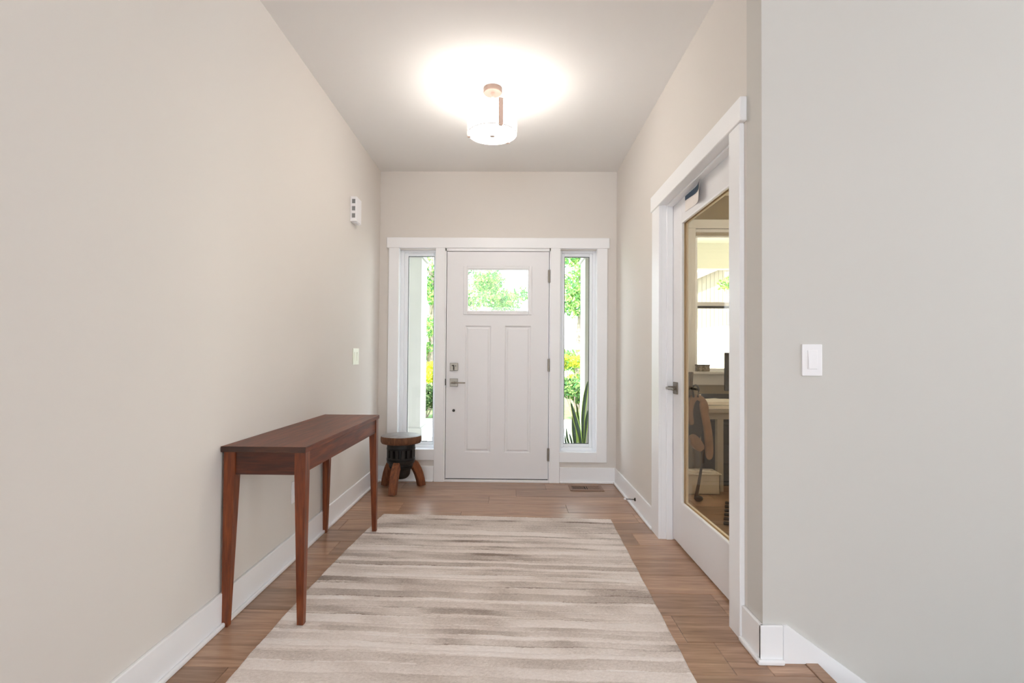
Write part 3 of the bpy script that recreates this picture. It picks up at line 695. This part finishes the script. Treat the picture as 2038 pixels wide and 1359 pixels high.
# flyer stuck on the top rail of the office door, loose end curling away
def flyer():
    t = empty('paper_flyer', (1.0, 2.75, 1.945), 'white paper flyer with a navy band stuck atop the office door', 'paper')
    pm = mat('flyer_paper', (232, 224, 218), .7, noise=(40, .02)); nm = mat('navy_print', (44, 70, 96), .6, noise=(120, .12))
    N = 14
    def sheet(name, za0, za1, zb0, zb1, m, off, th=.0008):
        v = []; f = []
        for i in range(N + 1):
            s = i / N; y = 2.905 - s * .30; x = .9995 - off - .030 * max(0, s - .45) ** 2 / .3
            lo_ = za0 + (zb0 - za0) * s; hi = za1 + (zb1 - za1) * s
            lift = .012 * max(0, s - .5)
            v += [(x - lift, y, lo_), (x, y, hi), (x - lift + th, y, lo_), (x + th, y, hi)]
        for i in range(N):
            a, c = 4 * i, 4 * i + 4
            f += [(a, c, c + 1, a + 1), (a + 3, c + 3, c + 2, a + 2), (a, a + 2, c + 2, c), (a + 1, c + 1, c + 3, a + 3)]
        f += [(0, 1, 3, 2), (4 * N, 4 * N + 2, 4 * N + 3, 4 * N + 1)]
        return pydata(name, v, f, m, t, smooth=40)
    sheet('sheet', 1.962, 2.052, 1.945, 2.046, pm, .001)
    sheet('printed_band', 2.026, 2.0515, 2.003, 2.0455, nm, .0022, .0007)
flyer()

# ------------------------------------------------------------------ office contents (seen through the door glass)
deskw = mat('desk_white', (168, 158, 146), .5, noise=(8, .05)); paper = mat('paper', (238, 232, 222), .7); charcoal = mat('charcoal_laminate', (30, 30, 31), .5)
desk = empty('desk', (2.0, 4.6, 0), 'pale office desk heaped with papers under the window', 'desk')
b = MB(); b.box(1.60, 2.75, 4.22, 4.86, .662, .688, .003); b.build('desk_top', deskw, desk)
b = MB(); b.box(1.63, 2.72, 4.25, 4.27, .605, .662); b.box(1.63, 1.65, 4.27, 4.82, .605, .662); b.box(2.70, 2.72, 4.27, 4.82, .605, .662); b.box(1.63, 2.72, 4.81, 4.83, .605, .662); b.build('apron', deskw, desk)
for x in (1.728, 2.66):
    for y in (4.245, 4.78):
        b = MB(); b.box(x, x + .052, y, y + .05, 0, .606, .002); b.build('leg', deskw, desk)
under_block = empty('under_desk_block', (1.95, 4.62, 0), 'dark block with drawer fronts under the pale office desk', 'cabinet')  # dark block fills the space under the desk
b = MB(); b.box(1.80, 2.25, 4.45, 4.80, 0, .56, .003); b.build('body', charcoal, under_block)
for k in range(3):
    b = MB(); b.box(1.81, 2.24, 4.434, 4.45, .03 + .175 * k, .19 + .175 * k, .003); dr = b.build('drawer', charcoal, under_block)
    b = MB(); b.box(1.98, 2.07, 4.42, 4.434, .12 + .175 * k, .13 + .175 * k, .002); b.build('handle', DARKMET, dr)
def crumple(name, x0, x1, y0, y1, z, th, seed, label, amp=.008, m=None, group=None):
    g = np.random.default_rng(seed); n = 10; v = []; f = []
    hz = np.cumsum(np.cumsum(g.standard_normal((n + 1, n + 1)), 0), 1); hz = (hz - hz.min()) / (np.ptp(hz) + 1e-6) * amp
    for lay in (0, 1):
        for i in range(n + 1):
            for j in range(n + 1): v.append((x0 + (x1 - x0) * i / n, y0 + (y1 - y0) * j / n, z + (hz[i, j] + th if lay else hz[i, j] * .3)))
    I = lambda l, i, j: l * (n + 1) ** 2 + i * (n + 1) + j
    for i in range(n):
        for j in range(n):
            f.append((I(1, i, j), I(1, i + 1, j), I(1, i + 1, j + 1), I(1, i, j + 1))); f.append((I(0, i, j + 1), I(0, i + 1, j + 1), I(0, i + 1, j), I(0, i, j)))
    for i in range(n):
        f.append((I(0, i, 0), I(0, i + 1, 0), I(1, i + 1, 0), I(1, i, 0))); f.append((I(1, i, n), I(1, i + 1, n), I(0, i + 1, n), I(0, i, n)))
        f.append((I(1, 0, i), I(1, 0, i + 1), I(0, 0, i + 1), I(0, 0, i))); f.append((I(0, n, i), I(0, n, i + 1), I(1, n, i + 1), I(1, n, i)))
    o = pydata(name, v, f, m or paper, smooth=30); return tag(o, label, 'papers', group)
crumple('paper_stack', 1.62, 2.10, 4.23, 4.62, .689, .020, 1, 'lowest loose stack of white papers on the office desk front', .012)
crumple('paper_stack', 1.625, 2.06, 4.26, 4.58, .722, .022, 2, 'upper loose stack of white papers on the office desk', .014)
crumple('paper_stack', 1.50 + .12, 1.74, 4.64, 4.80, .689, .05, 3, 'curled paper pile at the back left corner of the office desk', .05)
lap = empty('laptop', (1.97, 4.72, .689), 'dark laptop lying behind the papers on the office desk', 'laptop')
b = MB(); b.box(1.80, 2.12, 4.66, 4.85, .689, .705, .003); b.build('keyboard_base', charcoal, lap)
b = MB(); b.hexa([(1.80, 4.846, .704), (2.12, 4.846, .704), (2.12, 4.852, .704), (1.80, 4.852, .704)], [(1.80, 4.846 + .02, .775), (2.12, 4.866, .775), (2.12, 4.872, .775), (1.80, 4.872, .775)]); b.build('screen', charcoal, lap)
mon = empty('computer_monitor', (2.28, 4.7, .689), 'black computer monitor on the office desk at the glass edge', 'monitor')
b = MB(); b.box(2.01, 2.55, 4.76, 4.785, .81, 1.17, .004); b.build('screen', charcoal, mon)
b = MB(); b.box(2.25, 2.31, 4.765, 4.79, .70, .9); b.build('stand', charcoal, mon)
b = MB(); b.box(2.17, 2.39, 4.68, 4.85, .689, .70, .003); b.build('foot', charcoal, mon)
stone = mat('mottled_box', (150, 140, 126), .5, noise=(55, .55))
sb = empty('trinket_box', (1.93, OW - .04, .982), 'small mottled grey box on the office window stool', 'box')
b = MB(); b.box(1.865, 1.995, OW - .068, OW - .004, .982, 1.045, .004); b.build('body', stone, sb)
b = MB(); b.box(1.861, 1.999, OW - .071, OW - .001, 1.042, 1.052, .002); b.build('lid', DARKMET, sb)

# tan bag hung by its loop on the inner lever of the office door
leather = mat('tan_suede', (150, 122, 100), .8, noise=(14, .22)); lin = mat('dark_lining', (40, 40, 39), .8, noise=(10, .2)); greyc = mat('grey_striped_cloth', (112, 102, 92), .8, noise=(60, .3))
by = 3.02
bag = empty('hanging_bag', (1.11, by, .5), 'tan and dark bag hanging from the inner lever of the office door', 'bag')
def strip(name, path, hs, ws, m):
    b = MB(); b.sweep([(x, by + dy, z) for x, dy, z in path], ws, hs, (0, 1, 0)); o = b.build(name, m, bag, smooth=50)
    md = o.modifiers.new('s', 'SUBSURF'); md.levels = md.render_levels = 2
strip('strap', [(1.085, .02, .71), (1.068, .02, .77), (1.072, .02, .84), (1.10, .02, .89), (1.142, .02, .876), (1.166, .02, .835), (1.17, .02, .77)], [.034, .038, .042, .044, .04, .034, .03], [.04] * 7, leather)
strip('body', [(1.128, .03, .87), (1.12, .03, .79), (1.105, .03, .70), (1.098, .03, .615)], [.07, .105, .10, .07], [.03] * 4, lin)
strip('strap', [(1.130, -.015, .865), (1.145, -.018, .793), (1.163, -.02, .716), (1.174, -.02, .60), (1.174, -.02, .51)], [.036, .038, .042, .045, .038], [.035] * 5, leather)
strip('pouch', [(1.072, .0, .665), (1.10, -.005, .61), (1.14, -.005, .565)], [.04, .075, .04], [.05] * 3, leather)
b = MB(); b.tube([(1.078, by - .03, .885), (1.070, by - .03, .93), (1.076, by - .03, .950), (1.089, by - .03, .956), (1.102, by - .03, .950), (1.108, by - .03, .93), (1.102, by - .03, .885)], .006, 10); b.build('hang_loop', lin, bag, smooth=50)
for k in range(4):
    b = MB(); b.tube([(1.062 + .008 * k, by + .045, .86), (1.060 + .010 * k, by + .042, .95), (1.056 + .0125 * k, by + .04, 1.032)], [.008, .009, .008], 8); b.build('rolled_cloth', greyc, bag, smooth=50)
# bin with papers, stick, foam mat
binm = mat('translucent_white_plastic', (220, 212, 200), .35)
bn = empty('storage_bin', (1.57, 4.25, 0), 'low white plastic bin of papers on the office floor', 'bin')
b = MB(); x0, x1, y0, y1 = 1.43, 1.715, 4.16, 4.34
for bx in ((x0, x1, y0, y0 + .006), (x0, x1, y1 - .006, y1), (x0, x0 + .006, y0, y1), (x1 - .006, x1, y0, y1)): b.box(*bx, 0, .165)
b.box(x0, x1, y0, y1, 0, .006); b.build('tub', binm, bn)
b = MB(); b.box(x0 - .012, x1 + .012, y0 - .012, y0 + .004, .160, .17, .003); b.box(x0 - .012, x1 + .012, y1 - .004, y1 + .012, .160, .17, .003); b.box(x0 - .012, x0 + .004, y0, y1, .160, .17, .003); b.box(x1 - .004, x1 + .012, y0, y1, .160, .17, .003); b.build('rim', binm, bn)
crumple('paper_stack', 1.45, 1.70, 4.18, 4.325, .10, .045, 5, 'white papers filling the low plastic bin on the office floor', .05)
stk = empty('club_stick', (1.48, 3.96, 0), 'dark slender club with a rounded black head leaning by the bin', 'club')
b = MB(); b.tube([(1.452, 3.975, .03), (1.470, 3.965, .14), (1.49, 3.95, .30), (1.51, 3.94, .52)], [.014, .012, .008, .005], 12); b.build('shaft', mat('grey_shaft', (84, 78, 76), .4, .4), stk, smooth=40)
b = MB(); b.lathe([(0, 0), (.018, .003), (.030, .012), (.034, .022), (.030, .034), (.016, .043), (0, .045)], (1.468, 3.965, 0), 20); b.build('club_head', mat('black_rubber', (16, 15, 16), .4), stk, smooth=50)
def mat_tile():
    t = empty('foam_mat', (1.95, 3.95, 0), 'black foam floor mat with jigsaw edge in the office', 'mat')
    u = Vector((1.872 - 1.544, 4.395 - 3.658, 0)).normalized(); nrm = Vector((u.y, -u.x, 0)); o0 = Vector((1.42, 3.38, 0))
    b = MB(); M = Matrix.Translation(o0) @ Matrix((tuple(u) , tuple(nrm), (0, 0, 1))).transposed().to_4x4()
    b.box(0, .68, .03, .65, .001, .012, .002, 1, M); b.build('field', mat('green_foam', (88, 104, 70), .9), t)
    b = MB(); b.box(0, .68, .03, .06, .0005, .0125, 0, 1, M)
    for k in range(6): b.box(.03 + .105 * k, .08 + .105 * k, -.005, .032, .0005, .0125, .004, 1, M)
    b.build('jigsaw_edge', mat('black_foam', (18, 18, 18), .9), t)
mat_tile()

# ------------------------------------------------------------------ outside
concrete = mat('pale_concrete', (206, 202, 196), .9, noise=(3, .06), bump=(60, .2, .002)); lawn = mat('lawn', (92, 120, 62), .95, noise=(8, .3), bump=(120, .8, .02))
b = MB(); b.box(-60, 60, 9.5, 120, -.35, -.12); b.box(-60, -7, D + WT, 9.5, -.35, -.12)
struct('lawn', b, lawn, 'green lawn beyond the porch path')
b = MB(); b.box(-7, 1.0, D + WT, 9.5, -.35, -.06); b.box(1.0, 40, OW + WT, 9.5, -.35, -.06)
struct('path', b, concrete, 'pale concrete porch and path outside the front door')
b = MB(); b.box(6.0, 30, 9.5, 40, -.34, -.115); struct('driveway', b, concrete, 'pale concrete driveway outside the office window')
soff = mat('soffit_white', (226, 232, 226), .8)
b = MB(); b.box(-1.7, 1.4, OW + WT, 6.5, 2.76, 2.9); b.box(1.4, 5.6, OW + WT, 7.27, 2.76, 2.9); b.box(-1.7, XR, D + WT, OW + WT, 2.76, 2.9)
struct('ceiling_porch', b, soff, 'pale porch soffit outside the entry')
b = MB(); b.box(-9, 8, -7, OW + WT, H + .2, H + .35); struct('sun_block_roof', b, mat('sun_block_grey', (90, 88, 86), .9), 'unseen roof slab added over the house to block the sun')  # unseen slab, added to keep the sun out of the rooms
b = MB(); b.box(1.4, 5.6, 7.20, 7.35, 2.40, 2.762); struct('trim_7', b, soff, 'pale porch beam outside the office window')
post = mat('porch_post_paint', (168, 166, 159), .6, noise=(6, .02))
def column(x0, x1, label):
    y0, y1 = 5.5, 5.86; c = empty('porch_column', ((x0 + x1) / 2, (y0 + y1) / 2, -.06), label, 'column')
    b = MB(); b.box(x0, x1, y0, y1, -.06, 2.76, .004); b.build('shaft', post, c)
    b = MB(); b.box(x0 - .018, x1 + .018, y0 - .018, y1 + .018, -.06, .33, .006); b.build('plinth', post, c)
    b = MB(); b.box(x0 - .02, x1 + .02, y0 - .02, y1 + .02, 2.20, 2.235, .004); b.build('collar', post, c)
    b = MB(); b.box(x0 - .03, x1 + .03, y0 - .03, y1 + .03, 2.66, 2.76, .004); b.build('capital', post, c)
column(-1.37, -.995, 'square pale porch column outside the left sidelight')
column(.800, 1.17, 'square pale porch column outside the right sidelight')
sl = empty('soffit_light', (2.22, 6.0, 2.76), 'round white light in porch soffit outside the office window', 'light')
b = MB(); b.lathe([(0, -.004), (.085, -.004), (.1, -.008), (.105, -.001), (0, 0)], (2.22, 5.95, 2.76), 28); b.build('trim_ring', VINYL, sl, smooth=30)
b = MB(); b.lathe([(0, -.010), (.06, -.010), (.08, -.004), (0, -.003)], (2.22, 5.95, 2.76), 28); b.build('lens', shade, sl, smooth=30)

# garage wing seen through the office window: board-and-batten gable over a white door
gar = empty('garage_wing', (8.5, 18, -.12), 'white board-and-batten garage gable beyond the office window', 'building')
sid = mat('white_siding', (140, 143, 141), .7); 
top = lambda x: 3.927 + (x - 6.55) * .433
for k in range(16):
    xa = 6.2 + .147 * k; xb = xa + .137
    zb_ = 2.16 + (xa - 6.55) * .13
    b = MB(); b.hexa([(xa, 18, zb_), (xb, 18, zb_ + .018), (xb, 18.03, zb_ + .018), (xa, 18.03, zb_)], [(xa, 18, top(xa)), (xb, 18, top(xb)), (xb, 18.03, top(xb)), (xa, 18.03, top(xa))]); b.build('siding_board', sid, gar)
b = MB(); b.box(6.2, 8.55, 18.03, 18.06, 2.3, 3.8); b.build('backing', mat('siding_gap', (120, 120, 118), .8), gar)
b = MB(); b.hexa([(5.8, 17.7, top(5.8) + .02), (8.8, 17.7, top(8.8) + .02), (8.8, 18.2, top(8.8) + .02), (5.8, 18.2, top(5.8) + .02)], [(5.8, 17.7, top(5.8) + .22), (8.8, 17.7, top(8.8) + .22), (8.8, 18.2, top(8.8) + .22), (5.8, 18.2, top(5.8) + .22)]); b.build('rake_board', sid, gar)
b = MB(); b.box(6.2, 8.55, 18.08, 18.14, -.12, 2.5); b.build('garage_door', mat('garage_door_white', (244, 244, 244), .6), gar)

# ---- plants
def foliage_mesh(name, centres, radii, n, leaf, cols, m, parent, seed, loc=None, flat=.7):
    g = np.random.default_rng(seed); centres = np.array(centres); radii = np.array(radii)
    k = g.choice(len(centres), n, p=radii ** 2 / (radii ** 2).sum())
    d = g.standard_normal((n, 3)); d /= np.linalg.norm(d, axis=1)[:, None]; rr = g.random(n) ** .45
    c = centres[k] + d * (rr * radii[k])[:, None] * np.array([1, 1, flat])
    a = g.standard_normal((n, 3)); a /= np.linalg.norm(a, axis=1)[:, None]
    t = g.standard_normal((n, 3)); t -= (t * a).sum(1)[:, None] * a; t /= np.linalg.norm(t, axis=1)[:, None]
    s = (leaf * g.uniform(.6, 1.3, n))[:, None]
    v = np.stack([c - a * s, c + t * s * .42 - a * s * .1, c + a * s, c - t * s * .42 - a * s * .1], 1).reshape(-1, 3)
    q = np.arange(4 * n).reshape(-1, 4)
    me = bpy.data.meshes.new(name); me.vertices.add(4 * n); me.vertices.foreach_set('co', v.reshape(-1).astype(np.float32))
    me.loops.add(4 * n); me.loops.foreach_set('vertex_index', q.reshape(-1).astype(np.int32))
    me.polygons.add(n); me.polygons.foreach_set('loop_start', (np.arange(n) * 4).astype(np.int32)); me.polygons.foreach_set('loop_total', np.full(n, 4, np.int32))
    me.update(calc_edges=True)
    cols = np.array([s2l(c_) for c_ in cols]); pick = g.integers(0, len(cols), n); cc = cols[pick] * g.uniform(.75, 1.2, (n, 1)); cc = np.clip(cc, 0, 1)
    rgba = np.repeat(np.concatenate([cc, np.ones((n, 1))], 1), 4, 0)
    at = me.attributes.new('leaf_colour', 'FLOAT_COLOR', 'POINT'); at.data.foreach_set('color', rgba.reshape(-1).astype(np.float32))
    me.materials.append(m); o = bpy.data.objects.new(name, me); COL.objects.link(o); finish(o, parent, loc); o['kind'] = 'stuff'
    return o
leafm = bpy.data.materials.new('leaves'); leafm.use_nodes = True
n_ = leafm.node_tree.nodes; l_ = leafm.node_tree.links; n_.remove(n_['Principled BSDF'])
at = n_.new('ShaderNodeAttribute'); at.attribute_name = 'leaf_colour'
df = n_.new('ShaderNodeBsdfDiffuse'); tl = n_.new('ShaderNodeBsdfTranslucent'); mx = n_.new('ShaderNodeMixShader'); mx.inputs[0].default_value = .5
l_.new(at.outputs['Color'], df.inputs[0]); l_.new(at.outputs['Color'], tl.inputs[0]); l_.new(df.outputs[0], mx.inputs[1]); l_.new(tl.outputs[0], mx.inputs[2]); l_.new(mx.outputs[0], n_['Material Output'].inputs[0])
bark = mat('bark', (150, 136, 122), .9, noise=(12, .3), bump=(30, .6, .01))
GREEN = [(128, 168, 92), (152, 186, 104), (104, 152, 88), (172, 196, 118), (84, 130, 84)]
def tree(name, x, y, h, cw, label, seed, n=3000, leaf=.055, cols=GREEN, low=.5):
    g = np.random.default_rng(seed); t = empty(name, (x, y, -.12), label, 'tree', None)
    b = MB(); lean = g.uniform(-.25, .25, 2)
    b.tube([(x, y, -.12), (x + lean[0] * .3, y + lean[1] * .3, h * .3), (x + lean[0] * .7, y + lean[1] * .7, h * .6), (x + lean[0], y + lean[1], h * .9)], [.11, .09, .06, .02], 9)
    cs, rs = [], []
    for k in range(11):
        a = g.random() * 6.28; rr = cw * g.uniform(.15, .8); z = h * g.uniform(low, .97)
        p = (x + rr * math.cos(a), y + rr * math.sin(a), z); cs.append(p); rs.append(cw * g.uniform(.28, .5))
        b.tube([(x + lean[0] * .4, y + lean[1] * .4, max(h * .22, z - rr * .9)), (x + rr * .55 * math.cos(a), y + rr * .55 * math.sin(a), z - rr * .25), p], [.04, .025, .01], 6)
    b.build('trunk', bark, t, smooth=40)
    foliage_mesh('foliage', cs, rs, n, leaf, cols, leafm, t, seed)
TL = ['tall leafy green tree beyond the path, seen past left column', 'tall light tree far behind the left part of the door window', 'bushy tree filling the middle of the front door window', 'tall pale tree far behind the right part of the door window', 'tall green tree filling the right sidelight', 'far tree with dark foliage beyond the right sidelight', 'small-leaved tree beside the garage outside the office window', 'broad tree standing behind the others at left of the path']
tree('garden_tree', -2.0, 12.3, 4.0, .85, TL[0], 1, low=.2, n=4200)
tree('garden_tree', -1.75, 18.4, 6.4, 1.3, TL[1], 2, low=.3, leaf=.075, n=4200)
tree('garden_tree', -.35, 14.9, 5.6, 1.15, TL[2], 3, low=.3, n=10000)
tree('garden_tree', 1.35, 18.4, 6.4, 1.3, TL[3], 4, low=.3, leaf=.075, n=4200)
tree('garden_tree', 1.62, 12.4, 4.4, .85, TL[4], 5, low=.2, n=4200)
tree('garden_tree', 4.4, 18.0, 5.4, 1.1, TL[5], 6, low=.25, leaf=.07)
tree('garden_tree', 6.9, 14.6, 4.2, .8, TL[6], 7, n=900, leaf=.06, low=.45)
tree('garden_tree', -4.7, 16.5, 5.2, 1.2, TL[7], 8, low=.2, leaf=.07)
def shrub(name, x, y, h, w_, label, seed, cols, n=2600, leaf=.05):
    t = empty(name, (x, y, -.12), label, 'shrub'); g = np.random.default_rng(seed); b = MB(); cs, rs = [], []
    for k in range(7):
        a = g.random() * 6.28; rr = w_ * g.uniform(.1, .7); z = h * g.uniform(.25, .85); p = (x + rr * math.cos(a), y + rr * math.sin(a), z - .12)
        b.tube([(x + .1 * rr * math.cos(a), y + .1 * rr * math.sin(a), -.12), p], [.015, .005], 6); cs.append(p); rs.append(w_ * g.uniform(.3, .5))
    b.build('stems', bark, t); foliage_mesh('foliage', cs, rs, n, leaf, cols, leafm, t, seed, flat=.8)
YEL = [(226, 214, 60), (200, 206, 70), (236, 222, 96), (150, 190, 70), (240, 208, 90)]
DK = [(70, 96, 58), (96, 120, 74), (130, 146, 100), (58, 80, 52)]
shrub('yellow_shrub', -1.9, 11.5, 1.15, .55, 'yellow-green shrub across the path in the left sidelight', 21, YEL)
shrub('yellow_shrub', 1.45, 11.0, 1.5, .42, 'yellow flowering shrub outside the right sidelight', 22, YEL + GREEN[:3])
shrub('green_shrub', -1.72, 10.2, .72, .45, 'low dark green shrub under yellow one in the left sidelight', 23, DK)
shrub('green_shrub', 1.22, 9.85, .95, .5, 'rounded green shrub low in the right sidelight', 24, GREEN + DK)
shrub('green_shrub', 2.75, 11.6, 1.3, .6, 'green shrub further back in the right sidelight', 25, GREEN)

# snake plant in a pot close outside the right sidelight
sg = mat('snake_leaf_dark', (44, 66, 48), .4, noise=(30, .25)); sy = mat('snake_leaf_margin', (170, 196, 84), .45)
spl = empty('snake_plant', (.66, 5.0, -.06), 'potted snake plant with yellow-edged leaves outside the right sidelight', 'plant')
b = MB(); b.lathe([(0, 0), (.115, 0), (.125, .01), (.155, .27), (.165, .275), (.165, .30), (.150, .30), (.145, .27), (0, .265)], (.66, 5.0, -.06), 36); b.build('pot', mat('glazed_grey_pot', (120, 122, 124), .35, noise=(5, .08)), spl, smooth=35)
b = MB(); b.lathe([(0, .272), (.144, .268), (.144, .25), (0, .25)], (.66, 5.0, -.06), 24); b.build('soil', mat('potting_soil', (50, 40, 32), .95, bump=(80, 1, .01)), spl)
def blade(pts, wmax, y, yo=0., wpos=.45, margin=.28, base=None):
    """pts (x,z) base to tip; strip of margin - dark centre - margin, folded slightly along the middle, with thickness"""
    P_ = [Vector((x, y + yo * i / (len(pts) - 1), z)) for i, (x, z) in enumerate(pts)]
    N = 16; S = []
    for i in range(N + 1):                 # resample with Catmull-Rom
        t = i / N * (len(P_) - 1); k = min(int(t), len(P_) - 2); f = t - k
        a = P_[max(k - 1, 0)]; b0 = P_[k]; c = P_[k + 1]; d = P_[min(k + 2, len(P_) - 1)]
        S.append(.5 * ((2 * b0) + (c - a) * f + (2 * a - 5 * b0 + 4 * c - d) * f ** 2 + (3 * b0 - a - 3 * c + d) * f ** 3))
    v, fs, mi = [], [], []
    for i, p in enumerate(S):
        s = i / N; wdt = wmax * (.35 + .65 * math.sin(math.pi * min(1, s / (2 * wpos))) if s < wpos else max(.02, (1 - ((s - wpos) / (1 - wpos)) ** 2.2)))
        t = (S[min(i + 1, N)] - S[max(i - 1, 0)]).normalized(); sd = t.cross(Vector((0, 1, 0))).normalized()
        for u, dy in ((-1, -.006), (-1 + margin, 0), (0, .004), (1 - margin, 0), (1, -.006)): v.append(p + sd * u * wdt / 2 + Vector((0, dy, 0)))
        for u, dy in ((-1, -.004), (-1 + margin, .003), (0, .007), (1 - margin, .003), (1, -.004)): v.append(p + sd * u * wdt / 2 + Vector((0, dy, 0)))
    for i in range(N):
        for j in range(4):
            a = 10 * i + j; fs.append((a, a + 1, a + 11, a + 10)); mi.append(1 if j in (0, 3) else 0)
            a += 5; fs.append((a + 10, a + 11, a + 1, a)); mi.append(1 if j in (0, 3) else 0)
        a = 10 * i; fs.append((a + 10, a + 15, a + 5, a)); mi.append(1); fs.append((a + 4, a + 9, a + 19, a + 14)); mi.append(1)
    o = pydata('leaf', v, fs, [sg, sy], spl, smooth=50); o.data.polygons.foreach_set('material_index', mi)
for a in [([(.70, .20), (.672, .36), (.640, .48), (.612, .58), (.584, .677)], .052, 4.97, -.03), ([(.711, .20), (.712, .40), (.716, .534), (.735, .713), (.764, .885)], .044, 5.0, .02, .72),
          ([(.723, .20), (.735, .36), (.752, .47), (.770, .590)], .046, 5.03, .03), ([(.640, .20), (.630, .32), (.618, .42), (.602, .535)], .048, 4.99, -.02),
          ([(.683, .20), (.676, .42), (.656, .692)], .020, 5.05, .05), ([(.693, .20), (.684, .42), (.664, .640)], .026, 5.04, .05), ([(.66, .20), (.655, .33), (.645, .46)], .034, 5.06, .02),
          ([(.60, .20), (.555, .31), (.540, .430)], .022, 4.96, -.03), ([(.61, .20), (.590, .30), (.563, .385)], .02, 4.94, -.04), ([(.58, .20), (.545, .27), (.535, .35)], .018, 5.0, 0)]:
    blade(*a)
